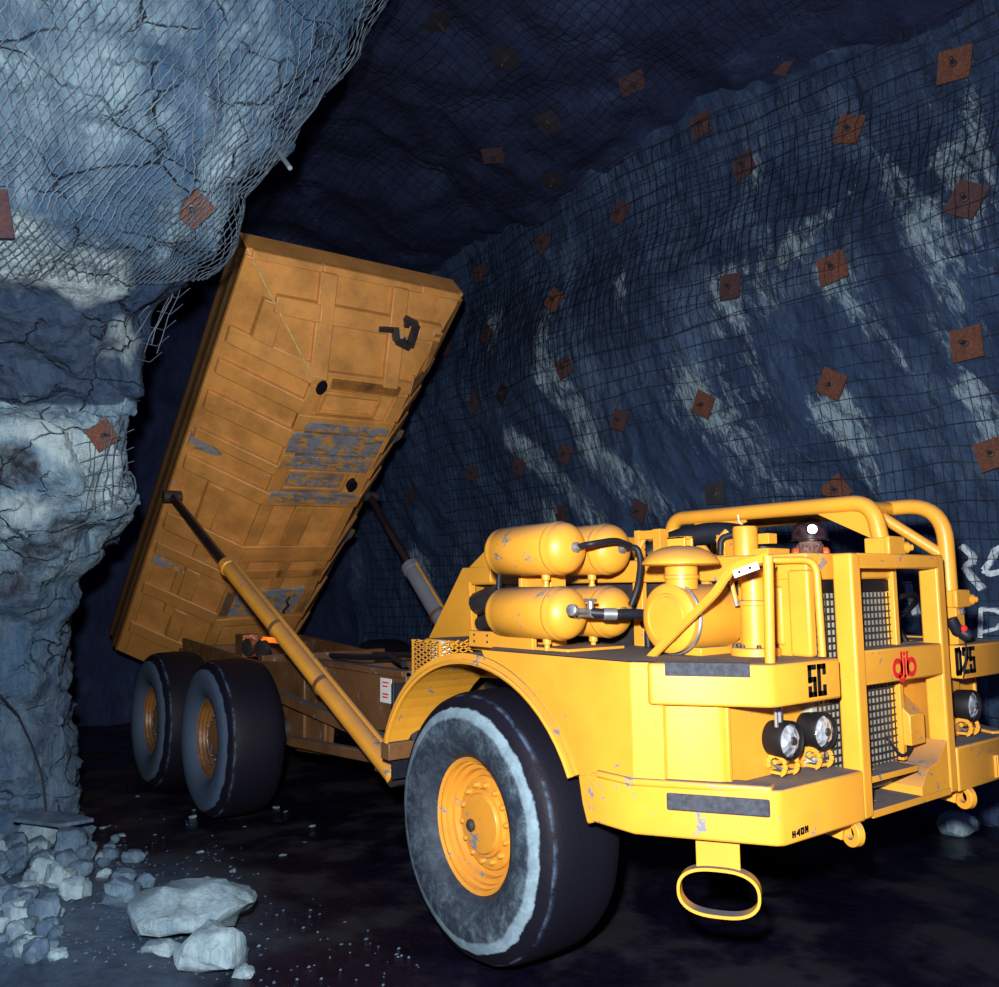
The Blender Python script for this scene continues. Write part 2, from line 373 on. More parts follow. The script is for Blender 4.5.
# right wall (truck's left), straight along the heading, leaning into the roof
xs = [3.6, 2.2, .6, -1.2, -3, -5, -7, -9.5, -12.5]
def yw(x, z): return 3.78 + .22 * math.sin(x * .7 + 1) + (.30 * math.sin(z * .8) if z < 6 else 0) - (.10 * (z - 6.4) ** 2 if z > 6.4 else 0)
SR = Surf([[V((x, yw(x, z), z)) for z in (-.5, .4, 1.4, 2.4, 3.4, 4.4, 5.4, 6.4, 7.3, 8.3)] for x in xs], 300, 170, disp_r, -1)
roofc = [[V((x, y, 7.45 + .9 * math.sin(max(0, 3.8 - y) / 8 * PI) + .12 * math.sin(x + y))) for y in (4.9, 3.4, 1.7, -.3, -2.2, -4.2, -6.8)] for x in xs]
SC = Surf(roofc, 150, 110, lambda p: .30 * fr(p, .5) + .12 * fr(p, 1.7), -1)
SB = Surf([[V((-11.2 + .5 * math.sin(y) - .12 * (z - 3) ** 2 * .2, y, z)) for z in (-.8, 1.5, 4, 6.5, 9.5)] for y in (5, 3, 1, -1, -3.5, -7)], 110, 100, lambda p: .4 * fr(p, .5) + .15 * fr(p, 1.5), 1)
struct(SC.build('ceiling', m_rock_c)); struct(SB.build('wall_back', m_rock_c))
# left pillar: control net of points with their own distances
rows = [
 (-330, [(-700, 4.9), (-360, 5.1), (-60, 5.3), (160, 5.6), (350, 6.0), (500, 6.8), (470, 8.3), (380, 11)]),
 (-150, [(-700, 4.9), (-360, 5.1), (-60, 5.3), (140, 5.6), (310, 6.0), (440, 6.8), (420, 8.3), (340, 11)]),
 (-10, [(-700, 4.9), (-360, 5.1), (-60, 5.4), (120, 5.6), (260, 6.0), (372, 6.7), (352, 8.2), (280, 11)]),
 (110, [(-700, 5.0), (-360, 5.2), (-60, 5.5), (100, 5.7), (220, 6.0), (298, 6.7), (280, 8.2), (225, 11)]),
 (195, [(-700, 5.1), (-360, 5.3), (-60, 5.6), (80, 5.8), (175, 6.1), (232, 6.7), (215, 8.2), (170, 11)]),
 (255, [(-700, 5.3), (-360, 5.5), (-60, 5.9), (75, 6.1), (160, 6.4), (216, 6.8), (195, 8.3), (155, 11)]),
 (325, [(-700, 5.8), (-360, 6.0), (-60, 6.4), (55, 6.6), (105, 6.8), (142, 7.1), (130, 8.5), (110, 11)]),
 (390, [(-700, 6.2), (-360, 6.5), (-60, 6.9), (50, 7.05), (100, 7.15), (142, 7.3), (128, 8.7), (100, 11)]),
 (408, [(-700, 6.3), (-360, 6.6), (-60, 7.0), (45, 7.15), (92, 7.25), (134, 7.4), (118, 8.8), (95, 11)]),
 (428, [(-700, 6.2), (-360, 6.4), (-60, 6.6), (45, 6.75), (88, 7.0), (122, 7.4), (108, 8.8), (90, 11)]),
 (500, [(-700, 6.3), (-360, 6.5), (-60, 6.7), (40, 6.85), (92, 7.1), (133, 7.5), (112, 9.0), (88, 11.2)]),
 (560, [(-700, 6.4), (-360, 6.7), (-60, 7.0), (30, 7.2), (64, 7.4), (92, 7.8), (80, 9.2), (70, 11.4)]),
 (640, [(-700, 6.5), (-360, 6.9), (-60, 7.3), (20, 7.5), (46, 7.7), (66, 8.0), (58, 9.4), (60, 11.5)]),
 (730, [(-700, 6.5), (-360, 6.9), (-60, 7.4), (20, 7.6), (52, 7.8), (72, 8.1), (62, 9.5), (64, 11.5)]),
 (815, [(-700, 6.5), (-360, 6.9), (-60, 7.4), (20, 7.6), (55, 7.8), (78, 8.1), (66, 9.5), (68, 11.5)]),
 (880, [(-700, 6.6), (-360, 7.0), (-60, 7.5), (20, 7.7), (55, 7.9), (80, 8.2), (70, 9.6), (72, 11.6)]),
]
SL = Surf([[dep(px, py, d) for px, d in r] for py, r in rows], 260, 230, disp_l, -1)
pl = V(SL.n[120, 100]); 
if pl.dot(CAM - V(SL.g[120, 100])) < 0:
    SL = Surf([[dep(px, py, d) for px, d in r] for py, r in rows], 260, 230, disp_l, 1)
pr_ = V(SR.n[100, 80])
if pr_.y > 0: SR = Surf([[V((x, yw(x, z), z)) for z in (-.5, .4, 1.4, 2.4, 3.4, 4.4, 5.4, 6.4, 7.3, 8.3)] for x in xs], 300, 170, disp_r, 1)
# darker slate under the bulge, with the shade of the underside painted into its colour
slate_shade = np.zeros((SL.nu + 1, SL.nv + 1)); uq = np.linspace(0, 1, SL.nu + 1) * (len(rows) - 1)
slate_shade[:] = (np.clip((uq - 4.9) / .5, 0, 1) * np.clip((8.0 - uq) / .45, 0, 1))[:, None]
slate_shade += .55 * (np.clip((uq - 10.6) / .8, 0, 1))[:, None]
mark = np.zeros_like(slate_shade)
def blot(lst, val):
    nzz = np.array([[noise.fractal(V(q) * 2.0, .8, 2, 4) for q in row] for row in SL.g])
    for px, py, r_ in lst:
        p = np.array(SL.hit(px, py)[0]); d = np.linalg.norm((SL.g - p) * (1, 1, 1.35), axis=2)
        k = np.clip(1.25 - d / r_ + .75 * nzz, 0, 1); mark[:] = mark * (1 - k) + val * k
blot([(25, 272, .50), (85, 283, .32), (124, 340, .22), (35, 425, .40), (90, 450, .3), (30, 520, .3), (110, 490, .25)], -1)
blot([(4, 472, .26), (66, 532, .24), (44, 562, .24), (20, 590, .2)], 1)
wl = struct(SL.build('wall_left', m_rock_l, ('layer', slate_shade)))
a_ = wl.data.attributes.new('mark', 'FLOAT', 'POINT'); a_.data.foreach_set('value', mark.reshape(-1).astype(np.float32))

# ---- bolt plates on the right wall: photo point, size, colour, label
PLATES = [
 (959, 68, .30, 0, 'bright rusty bolt plate with a shiny bolt end, highest at the right edge'),
 (854, 132, .28, 0, 'rusty bolt plate below and left of the brightest upper plate'),
 (749, 168, .27, 1, 'dark rusty bolt plate at the top of a long white streak'),
 (971, 203, .30, 1, 'dull brown tilted bolt plate near the right edge of the mesh, second down'),
 (837, 271, .29, 0, 'large rusty bolt plate in the middle of the meshed wall, tilted like a diamond'),
 (736, 288, .27, 1, 'dull rusty bolt plate left of the large tilted rusty plate'),
 (625, 215, .26, 1, 'dull brown bolt plate just below the dark roof fold'),
 (706, 127, .27, 1, 'dim bolt plate in the shadowed fold where the wall meets the roof'),
 (787, 66, .27, 1, 'dim bolt plate high under the roof left of the bright upper plate'),
 (973, 344, .29, 0, 'squarely set rusty bolt plate with a shiny bolt at the right edge'),
 (837, 383, .27, 0, 'orange rusty bolt plate straight above the yellow roll bar'),
 (709, 404, .26, 0, 'rusty diamond-set bolt plate at the head of a pale streak above the air cleaner'),
 (719.5, 494, .24, 2, 'black diamond-set bolt plate just above the yellow roll bar'),
 (841, 491, .26, 0, 'rusty bolt plate half hidden behind the top of the roll bar'),
 (645, 510, .25, 1, 'small brown bolt plate above the air cleaner cap'),
 (625, 421, .25, 1, 'narrow dull bolt plate in the middle of the wall left of the diamond-set rusty one'),
 (569, 368, .26, 1, 'square-set brown bolt plate on a white-streaked patch right of the raised body'),
 (559, 302, .27, 0, 'rusty bolt plate under a white patch right of the raised body'),
 (548.5, 244, .26, 1, 'dim rusty bolt plate up by the roof fold, above the raised body'),
 (484, 275, .26, 1, 'dim brown bolt plate beside the upper right corner of the raised body'),
 (492, 337, .25, 1, 'small brown bolt plate right of the raised body edge'),
 (507.5, 395, .25, 2, 'dark bolt plate on the black crack right of the raised body'),
 (479, 403, .25, 1, 'faint brown bolt plate left of the black crack'),
 (451, 350, .25, 1, 'faint bolt plate close beside the raised body edge'),
 (570, 455, .24, 1, 'faint brown bolt plate right of the black crack above the air tanks'),
 (524, 466, .24, 1, 'small brown bolt plate above the air tanks'),
 (477, 474, .24, 1, 'faint bolt plate left of the one above the air tanks'),
 (415, 496, .24, 1, 'dim bolt plate seen between the far hoist ram and the raised body'),
 (568, 515, .24, 1, 'small brown bolt plate just over the upper rear air tank'),
 (997, 455, .27, 0, 'rusty bolt plate cut by the right edge at shoulder height'),
]
streak = np.zeros((SR.nu + 1, SR.nv + 1))
G = SR.g
wx = G[..., 0]; wz = G[..., 2]
# pale leached streaks: they run down the rock from the bolts (head point, foot point, half width)
STR = [((959, 60), (985, 300), .30), ((930, 320), (985, 430), .2), ((940, 150), (999, 260), .16), ((752, 165), (790, 300), .22), ((745, 290), (770, 390), .32), ((800, 260), (850, 180), .12), ((854, 130), (925, 215), .12),
       ((837, 280), (920, 390), .16), ((558, 285), (575, 370), .30), ((640, 290), (668, 385), .17), ((705, 400), (770, 480), .3), ((565, 370), (625, 480), .32), ((600, 440), (665, 500), .25), ((490, 325), (498, 350), .2),
       ((830, 410), (860, 490), .2), ((520, 440), (600, 520), .25), ((690, 330), (760, 470), .12), ((960, 380), (999, 470), .2), ((540, 520), (640, 640), .3), ((400, 560), (420, 640), .3), ((760, 250), (740, 330), .14), ((930, 215), (960, 330), .2)]
for (a, b_, w) in STR:
    p = at(*a, 1, 3.8); q = at(*b_, 1, 3.8); d = np.array([q.x - p.x, q.z - p.z]); L2 = d @ d
    t = np.clip(((wx - p.x) * d[0] + (wz - p.z) * d[1]) / L2, 0, 1)
    ds = np.hypot(wx - p.x - t * d[0], wz - p.z - t * d[1]) + .10 * np.sin(wz * 3.1 + wx * 2.2 + a[0])
    w = w * (.62 + .0013 * abs(a[0] - 900)) * (1 + .45 * math.sin(a[0]))
    streak = np.maximum(streak, np.clip(1.25 - .8 * ds / w, 0, 1) * (1 - .35 * t))
struct(SR.build('wall_right', m_rock_r, ('streak', streak)))
SM = Surf([[V((x, yw(x, z), z)) for z in (-.5, .4, 1.4, 2.4, 3.4, 4.4, 5.4, 6.4, 7.3, 8.3)] for x in xs], 150, 80, lambda p: .12 * fr(p, .45), 1)
if SM.n[50, 40][1] > 0: SM.n = -SM.n
def orient(n, spin):
    z = n.normalized(); x = V((0, 0, 1)).cross(z); x.normalize(); y = z.cross(x)
    return Matrix((x, y, z)).transposed() @ Matrix.Rotation(spin, 3, 'Z')
_plates = {}
def plate_thing(pos, nrm, size, mk, label, spin, group):
    root = bpy.data.objects.new('bolt_plate', None); C.objects.link(root); root.empty_display_size = .1
    mt = orient(nrm, spin).to_4x4(); mt.translation = pos; root.matrix_world = mt
    key = (mk,)
    if key not in _plates:
        a = MB(); n = 9; pts = []
        g = [[V((x / 8 - .5, y / 8 - .5, .02 + .05 * max(0, 1 - 3.2 * math.hypot(x / 8 - .5, y / 8 - .5)) - .04 * (x / 8 - .5) * (y / 8 - .5))) for x in range(n)] for y in range(n)]
        vs = [p for r in g for p in r] + [p - V((0, 0, .03)) for r in g for p in r]; k = n * n
        fs = [(y * n + x, y * n + x + 1, (y + 1) * n + x + 1, (y + 1) * n + x) for y in range(n - 1) for x in range(n - 1)]
        fs += [tuple(k + i for i in f[::-1]) for f in fs]
        for i in range(n - 1):
            fs += [(i, i + 1, k + i + 1, k + i), (n * (n - 1) + i, n * (n - 1) + i + 1, k + n * (n - 1) + i + 1, k + n * (n - 1) + i), (i * n, (i + 1) * n, k + (i + 1) * n, k + i * n), (i * n + n - 1, (i + 1) * n + n - 1, k + (i + 1) * n + n - 1, k + i * n + n - 1)]
        a.add(vs, fs)
        p = a.build('plate', [m_rust, m_rust_d, m_plate_b][mk], root)
        b = MB().lathe([(.11, 0), (.11, .09), (.06, .1), (.055, .42), (.03, .44)], (0, 0, .05), (.18, .1, 1), 8)
        q = b.build('bolt', m_dark, root)
        _plates[key] = (p, q)
    else:
        for o in _plates[key]:
            c = o.copy(); C.objects.link(c); c.parent = root
    root.scale = (size,) * 3
    tag(root, label, 'bolt plate', group)
for (px, py, sz, mk, lab) in PLATES:
    p, n, i, j = SR.hit(px, py)
    nn = (n * .5 + V((0, -1, 0))).normalized()
    d = dep(px, py, (R.transposed() @ (p - CAM)).z)
    plate_thing(d + nn * .10, nn, sz, mk, lab, random.uniform(-.7, .9), 'bolt plates on the right wall')
RP = [(443, 26, 'dark bolt plate on the black roof, nearest the left pillar'), (504, 62, 'dark bolt plate on the black roof right of the one by the pillar'), (629, 83, 'small rusty bolt plate with a glint on the roof'),
      (552, 125, 'faint bolt plate low in the middle of the black roof'), (490, 157, 'faint rusty bolt plate above the raised body on the roof'), (555, 185, 'faint bolt plate on the roof just above the wall fold')]
for (px, py, lab) in RP:
    p, n, i, j = SC.hit(px, py); nn = n if n.z < 0 else -n
    plate_thing(p + nn * .05, nn, .28, 2 if lab.startswith('dark') or lab.startswith('faint bolt') else 1, lab, random.uniform(0, 1.5), 'bolt plates on the roof')
for (px, py, mk, sp, sz, lab) in [(197, 207, 0, .9, .24, 'orange-brown bolt plate in the netting at the edge of the left pillar'), (104, 432, 0, .7, .20, 'red-brown bolt plate under the ledge of the left pillar'),
                              (-12, 218, 1, .1, .3, 'dull brown bolt plate cut by the left edge on the netted rock')]:
    p, n, i, j = SL.hit(px, py); tocam = (CAM - p).normalized(); n = (n + tocam * .5).normalized()
    plate_thing(p + n * .10, n, sz, mk, lab, sp, 'bolt plates on the left pillar')
p0 = dep(276, 148, 6.6); p1 = dep(290, 168, 6.35)
tag(MB().tube([p0, p1], .018, 8).build('rock_bolt', m_rod), 'loose steel bolt rod sticking out of the left pillar edge over the body', 'rock bolt')

# ---- weld mesh on the right wall (one draped sheet) and on the roof
def sheet(S, nu, nv, off, r, sag, u0=0, u1=1, v0=0, v1=1, steps=90, nside=3, su=0):
    b = MB()
    f = lambda u, v: S(u, v, off + sag * abs(noise.noise(V((u * 9 + su, v * 7, 1.3)))) + sag * .6 * abs(noise.noise(V((u * 25 + su, v * 21, 4)))))
    wob = lambda a, k, s: s * noise.noise(V((a * 8, k * 2.3, 9.1 + su)))
    for k in range(nu + 1):
        u = u0 + (u1 - u0) * k / nu
        b.tube([f(u + wob(t / steps, u * 9, .004), v0 + (v1 - v0) * t / steps) for t in range(steps + 1)], r, nside, False)
    for k in range(nv + 1):
        v = v0 + (v1 - v0) * k / nv
        b.tube([f(u0 + (u1 - u0) * t / (2 * steps), v + wob(t / steps, v * 9 + 5, .007)) for t in range(2 * steps + 1)], r, nside, False)
    return b
tag(sheet(SM, 140, 44, .10, .0034, .05, .02, .93, .02, .90).build('wire_mesh', m_wire), 'black welded wire mesh draped over the right rock wall', 'wire mesh')
tag(sheet(SM, 80, 12, .16, .0034, .16, .02, .75, .62, .90, su=40).build('wire_mesh', m_wire), 'second black wire mesh layer hanging over the upper right wall below the roof', 'wire mesh')
tag(sheet(SC, 110, 60, .05, .0036, .06, .05, .9, .19, .88, steps=60, su=7).build('wire_mesh', m_wire), 'dim wire mesh strapped up under the dark roof', 'wire mesh')
# ---- chain-link netting on the left pillar: zig-zag wires
def chain(S, u0, u1, v0, v1, nw, nz_, off, r):
    b = MB()
    for k in range(nw):
        pts = []
        for t in range(nz_ + 1):
            v = v0 + (v1 - v0) * t / nz_
            u = u0 + (u1 - u0) * (k + (1.05 if (t % 2) else -.05)) / nw
            o = off + .03 * abs(noise.noise(V((u * 14, v * 14, 2)))) + (.006 if t % 2 else -.004)
            pts.append(S(u + .004 * noise.noise(V((v * 9, u * 5, 7))), v + .004 * noise.noise(V((u * 9, v * 5, 3))), o))
            if t < nz_:
                v2 = v0 + (v1 - v0) * (t + .5) / nz_; u2 = u0 + (u1 - u0) * (k + .5) / nw
                pts.append(S(u2 + .004 * noise.noise(V((v2 * 9, u2 * 5, 7))), v2, off + .03 * abs(noise.noise(V((u2 * 14, v2 * 14, 2))))))
        b.tube(pts, r, 3, False)
    return b
def lattice(S, u0, u1, v0, v1, step, slope, off, r, b):
    k = v0 - (u1 - u0) * abs(slope); n = 0
    while k < v1 + (u1 - u0) * abs(slope):
        pts = []; kk = 0
        for t in range(131):
            u = u1 - (u1 - u0) * t / 130; v = k + (u1 - u) * slope
            if not v0 <= v <= v1: continue
            kk += 1
            o = off + .02 * abs(noise.noise(V((u * 14, v * 14, 2))))
            z_ = .0007 if t % 2 else -.0007
            pts.append(SLn(u + .005 * noise.noise(V((v * 9, u * 5, 7))), v + z_ + .004 * noise.noise(V((u * 9, v * 5, 3))), o))
        if len(pts) > 2: b.tube(pts, r, 3, False)
        k += step
SLn = Surf([[dep(px, py, d) for px, d in r] for py, r in rows], 130, 115, lambda p: .10 * fr(p, .8) + .05 * strata(p, V((.35, .2, .9)).normalized(), 1.7), 1)
if V(SLn.n[40, 50]).dot(CAM - V(SLn.g[40, 50])) < 0: SLn.n = -SLn.n
b = MB(); lattice(SLn, .03, .350, .20, .735, .0118, .95, .10, .0034, b); lattice(SLn, .03, .350, .20, .735, .0118, -.62, .094, .0026, b)
tag(b.build('chain_link_netting', m_galv), 'grey chain-link netting over the bulging upper rock of the left pillar', 'netting')
# frayed strip of netting along the pillar edge
b = MB(); e1 = [(337, 52), (340, 66), (326, 88), (315, 108), (300, 126), (283, 145), (270, 150)]; e2 = [(333, 44), (322, 60), (310, 82), (298, 104), (288, 122), (277, 138), (262, 148)]
A = [dep(x, y, 6.55) for x, y in e1]; B_ = [dep(x, y, 6.75) for x, y in e2]
b.tube(A, .007, 5); b.tube(B_, .005, 5)
for i in range(len(A) - 1): b.tube([A[i], B_[i]], .0035, 4); b.tube([B_[i], A[i + 1]], .0035, 4)
tag(b.build('torn_netting', m_galv), 'torn ladder-like strip of netting wire along the pillar edge near the roof', 'netting')
b = MB(); rnd = random.Random(3)
for i in range(7):
    x = 206 - i * 7 + rnd.uniform(-3, 3); y0 = 235 + i * 9; y1 = y0 + rnd.uniform(40, 110)
    d = 7.0 + .03 * i
    b.tube([dep(x + rnd.uniform(-2, 2) - (t * 7), y0 + (y1 - y0) * t / 6, d + .05 * math.sin(t)) for t in range(7)], .0035, 4)
for i in range(7):
    y = 262 + i * 16; x = 198 - i * 7
    b.tube([dep(x + 6, y - 6, 7.0), dep(x - 6, y + 4, 7.05), dep(x - 20, y + 1, 7.1)], .0035, 4)
tag(b.build('torn_netting', m_galv), 'torn netting wires hanging down beside the raised body below the bulge', 'netting')
b = MB()
for i in range(10):
    x = 128 - i * 7; b.tube([dep(x + rnd.uniform(-3, 3) - t * 2.5, 415 + i * 2 + t * 18, 6.9 + .02 * i) for t in range(6)], .0035, 4)
for i in range(6):
    y = 430 + i * 16; b.tube([dep(134 - t * 16, y + t * 5 + rnd.uniform(-3, 3), 6.95) for t in range(5)], .0035, 4)
b.tube([dep(127 + 9 * math.cos(a / 10 * 2 * PI), 487 + 16 * math.sin(a / 10 * 2 * PI), 7.1) for a in range(10)], .006, 4, closed=True)
tag(b.build('torn_netting', m_galv), 'crumpled netting scrap with a wire coil under the ledge of the left pillar', 'netting')
b = MB().tube([dep(0, 695, 7.1), dep(18, 715, 7.25), dep(32, 745, 7.4), dep(42, 775, 7.45), dep(46, 812, 7.45)], .008, 6)
tag(b.build('cable', m_wire), 'thin black cable hanging down the foot of the left pillar', 'cable')

# ---- painted marks on the right wall
def stroke(pts, w, name, label):
    b = MB(); P = []
    for (x, y) in pts:
        p, n, i, j = SR.hit(x, y); d = (R.transposed() @ (p - CAM)).z; P.append((dep(x, y, d), n))
    for k in range(len(P) - 1):
        (a, na), (c, nc) = P[k], P[k + 1]; d = (c - a).normalized()
        for q in range(3):
            s0 = a.lerp(c, q / 3 - .03); s1 = a.lerp(c, (q + 1) / 3 + .03); n = na.lerp(nc, q / 3).normalized(); x = d.cross(n).normalized()
            o = n * .02; wa = w * random.uniform(.75, 1.15)
            b.loft([s0 + x * wa + o, s0 - x * wa + o, s0 - x * wa - o * 2, s0 + x * wa - o * 2], [s1 + x * wa + o, s1 - x * wa + o, s1 - x * wa - o * 2, s1 + x * wa - o * 2])
    tag(b.build(name, m_whitepaint), label, 'painted mark', None)
stroke([(962, 546), (972, 556), (972, 562), (964, 567), (972, 578), (982, 589)], .025, 'painted_letter', 'white hand-painted letter like an R on the wall, right of the roll bar')
stroke([(1004, 545), (994, 552), (990, 563), (984, 570), (990, 574), (1004, 571)], .026, 'painted_letter', 'white hand-painted letter like an S at the right edge of the wall')
stroke([(980, 638), (981, 609), (996, 610), (1006, 616), (998, 628), (983, 632)], .018, 'painted_letter', 'white hand-painted letter like a P low on the wall at the right edge')
stroke([(906, 582), (911, 598), (916, 614)], .035, 'painted_letter', 'white paint stroke on the wall seen through the front guard opening')

# ------------------------------------------------------------------ floor and rocks
nx, ny = 200, 150
X = np.linspace(-13, 4.6, nx + 1); Yv = np.linspace(-7.5, 5.0, ny + 1)
g = np.zeros((nx + 1, ny + 1, 3)); pv = np.zeros((nx + 1, ny + 1))
pilec = dep(25, 900, 5.6)
def floor_h(x, y):
    z = .05 * noise.noise(V((x * .6, y * .6, 0))) + .02 * noise.noise(V((x * 3, y * 3, 3))) - .05
    if x < -2: z -= .05 * min(1, (-2 - x) / 2)
    d = math.hypot((x - pilec.x) / 1.9, (y - pilec.y) / 1.2)
    return z + .24 * math.exp(-d * d * 1.6)
for i, x in enumerate(X):
    for j, y in enumerate(Yv):
        g[i, j] = (x, y, floor_h(x, y))
        d = math.hypot((x - pilec.x) / 1.75, (y - pilec.y) / 1.25) + .25 * noise.noise(V((x * 1.6, y * 1.6, 5)))
        pv[i, j] = max(0, min(1, 1.75 - d * 1.35))
class Flat(Surf):
    def __init__(s): pass
SF = Flat(); SF.g = g; SF.nu, SF.nv = nx, ny
struct(SF.build('floor', m_floor, ('pile', pv)))
def rock_mesh(seed, sx, sy, sz, rough=.10, n=34):
    rn = random.Random(seed); bm = bmesh.new()
    for _ in range(n):
        d = V((rn.gauss(0, 1), rn.gauss(0, 1), rn.gauss(0, 1))).normalized()
        k = max(abs(d.x), abs(d.y), abs(d.z)); d = d * (.65 + .35 / k) if k else d
        bm.verts.new((d.x * sx / 2, d.y * sy / 2, d.z * sz / 2))
    r = bmesh.ops.convex_hull(bm, input=bm.verts)
    bmesh.ops.delete(bm, geom=[v for v in bm.verts if not v.link_faces], context='VERTS')
    bmesh.ops.triangulate(bm, faces=bm.faces)
    bmesh.ops.subdivide_edges(bm, edges=bm.edges, cuts=2, use_grid_fill=True)
    s = (sx * sy * sz) ** (1 / 3)
    for v in bm.verts:
        v.co += v.normal * s * rough * noise.fractal(v.co / s * 2.2 + V((seed, 0, 0)), .8, 2, 4)
    me = bpy.data.meshes.new('rock'); bm.normal_update(); bm.to_mesh(me); bm.free()
    me.polygons.foreach_set('use_smooth', [True] * len(me.polygons)); me.set_sharp_from_angle(angle=math.radians(32))
    return me
def put_rock(px, py, w, h, seed, label, mat, group=None, rz=None, name='rock', lift=0, dz=None):
    """w, h: size in pixels of the photo; foot of the rock at (px, py)"""
    z = 0.0
    for _ in range(4): p = at(px, py, 2, z); z = floor_h(p.x, p.y)
    if lift: p = at(px, py, 2, lift); z = lift
    d = (R.transposed() @ (p - CAM)).z; sx = w * d / F_PX; sz = h * d / F_PX
    me = rock_mesh(seed, sx, sx * .8 if sx < 1 else .7, sz * 1.1); me.materials.append(mat)
    o = bpy.data.objects.new(name, me); C.objects.link(o)
    fwd = (p - CAM); fwd.z = 0; fwd.normalize()
    o.location = p + fwd * sx * .2 + V((0, 0, sz * .42)); o.rotation_euler = (0, 0, math.atan2(R.col[0][1], R.col[0][0]) + (rz if rz is not None else 0))
    # settle on the floor: lowest point goes 1.5 cm into it
    zz = min((o.rotation_euler.to_matrix() @ v.co).z for v in me.vertices)
    o.location.z = (lift or floor_h(o.location.x, o.location.y)) - zz - .015
    tag(o, label, 'rock', group); return o
put_rock(190, 944, 128, 44, 11, 'large flat pale boulder lying on the floor in the foreground', m_stone, name='boulder')
put_rock(214, 976, 72, 42, 27, 'rounded pale boulder leaning under the large flat one in the foreground', m_stone, name='boulder')
put_rock(160, 957, 40, 12, 31, 'thin pale rock flake left of the rounded boulder', m_stone)
put_rock(243, 978, 22, 12, 37, 'small pale stone right of the rounded boulder', m_stone)
put_rock(122, 911, 38, 30, 41, 'dull blue rock touching the left end of the large flat boulder', m_stone_d)
put_rock(123, 893, 26, 22, 43, 'pale squarish rock behind the left end of the large flat boulder', m_stone_d)
put_rock(134, 862, 24, 12, 44, 'flat dull rock between the rubble pile and the rear wheels', m_stone_d)
put_rock(108, 860, 20, 12, 45, 'small pale rock at the right edge of the rubble pile top', m_stone_d)
put_rock(146, 888, 18, 15, 46, 'small grey-blue rock just behind the large flat boulder', m_stone_d)
put_rock(42, 850, 46, 26, 51, 'pale wedge rock at the top of the rubble pile under the slab', m_stone)
put_rock(78, 838, 18, 13, 52, 'small rock right of the slab at the pillar foot', m_stone_d)
put_rock(44, 884, 26, 26, 53, 'upright pale rock in the middle of the rubble pile', m_stone)
put_rock(56, 888, 26, 24, 54, 'long pale rock leaning to the right in the rubble pile', m_stone)
put_rock(74, 902, 32, 22, 55, 'brightest pale block at the right side of the rubble pile', m_stone)
put_rock(68, 862, 36, 32, 56, 'big dull rock behind the pale blocks of the rubble pile', m_stone_d)
put_rock(30, 950, 24, 13, 57, 'pale pointed stone alone in front of the rubble pile', m_stone)
put_rock(47, 921, 28, 24, 58, 'rounded rock at the front of the rubble pile', m_stone_d)
put_rock(958, 836, 38, 22, 61, 'pale flat rock beyond the front bumper under the tow eye', m_stone)
put_rock(996, 812, 40, 24, 62, 'pale rock at the right edge under the bumper', m_stone_d)
slab = MB(); q = [at(px, py, 2, zz) for px, py, zz in ((12, 822, .20), (60, 828, .19), (94, 822, .17), (70, 815, .19), (25, 815, .22))]
slab.loft(q, [p + V((0, 0, .03)) for p in q]); tag(slab.build('slab', m_stone_d, bevel=.004), 'thin flat grey slab lying at the foot of the left pillar', 'slab')
rn = random.Random(5)
for i in range(165):
    x = rn.uniform(-15, 118); y = rn.uniform(842, 962)
    if x > 85 and y > 880: continue
    if x > 60 and y > 905: continue
    s = rn.uniform(9, 27); put_rock(x, y, s, s * rn.uniform(.55, .95), 100 + i, 'small angular blue-grey rock in the rubble pile below the left pillar', m_stone if rn.random() < .3 else m_stone_d, 'rubble pile rocks', rz=rn.uniform(0, 3))
for i in range(46):
    x = rn.uniform(90, 330); y = rn.uniform(795, 880)
    s = rn.choice([2, 2, 3, 3, 4, 5]); put_rock(x, y, s * 1.9, s * .6, 300 + i, 'small pale stone chip scattered on the dark floor near the rear wheels', m_stone, 'stone chips on the floor', rz=rn.uniform(0, 3), name='stone_chip')
b = MB(); rn = random.Random(9)
for i in range(650):
    x = rn.uniform(-15, 420) if i > 250 else rn.uniform(-15, 240); y = rn.uniform(800, 985) if i > 250 else rn.uniform(840, 985)
    p = at(x, y, 2, 0)
    if p.x < -9 or p.y > -1.45 and p.x < .9: continue
    s = rn.uniform(.005, .015); z = floor_h(p.x, p.y); o = V((p.x, p.y, z + s * .2))
    dd = [V((rn.uniform(.6, 1.3) * s, 0, 0)), V((0, rn.uniform(.6, 1.3) * s, 0)), V((0, 0, rn.uniform(.4, .8) * s))]
    b.add([o + dd[0], o + dd[1], o - dd[0], o - dd[1], o + dd[2], o - dd[2]], [(0, 1, 4), (1, 2, 4), (2, 3, 4), (3, 0, 4), (1, 0, 5), (2, 1, 5), (3, 2, 5), (0, 3, 5)])
tag(b.build('gravel', m_stone_d), 'fine loose gravel strewn over the dark floor', 'gravel', kind='stuff')

# ------------------------------------------------------------------ the truck
YC = .265
T = bpy.data.objects.new('dump_truck', None); C.objects.link(T); T.location = (0, YC, 0)
tag(T, 'yellow articulated underground dump truck with its body tipped up', 'truck')
def part(b, name, mats, parent=None, bevel=.006, loc=None, **k):
    if parent is None:
        o = b.build(name, mats, T, bevel=bevel, **k); o.matrix_parent_inverse = Matrix.Translation((0, -YC, 0))
    else:
        o = b.build(name, mats, parent, bevel=bevel, **k)
    if loc is not None: o.location = loc
    return o
def my(y): return 2 * YC - y            # mirror in the truck's centre plane
def plan(s, pts): return [(x, y if s < 0 else my(y)) for x, y in pts]

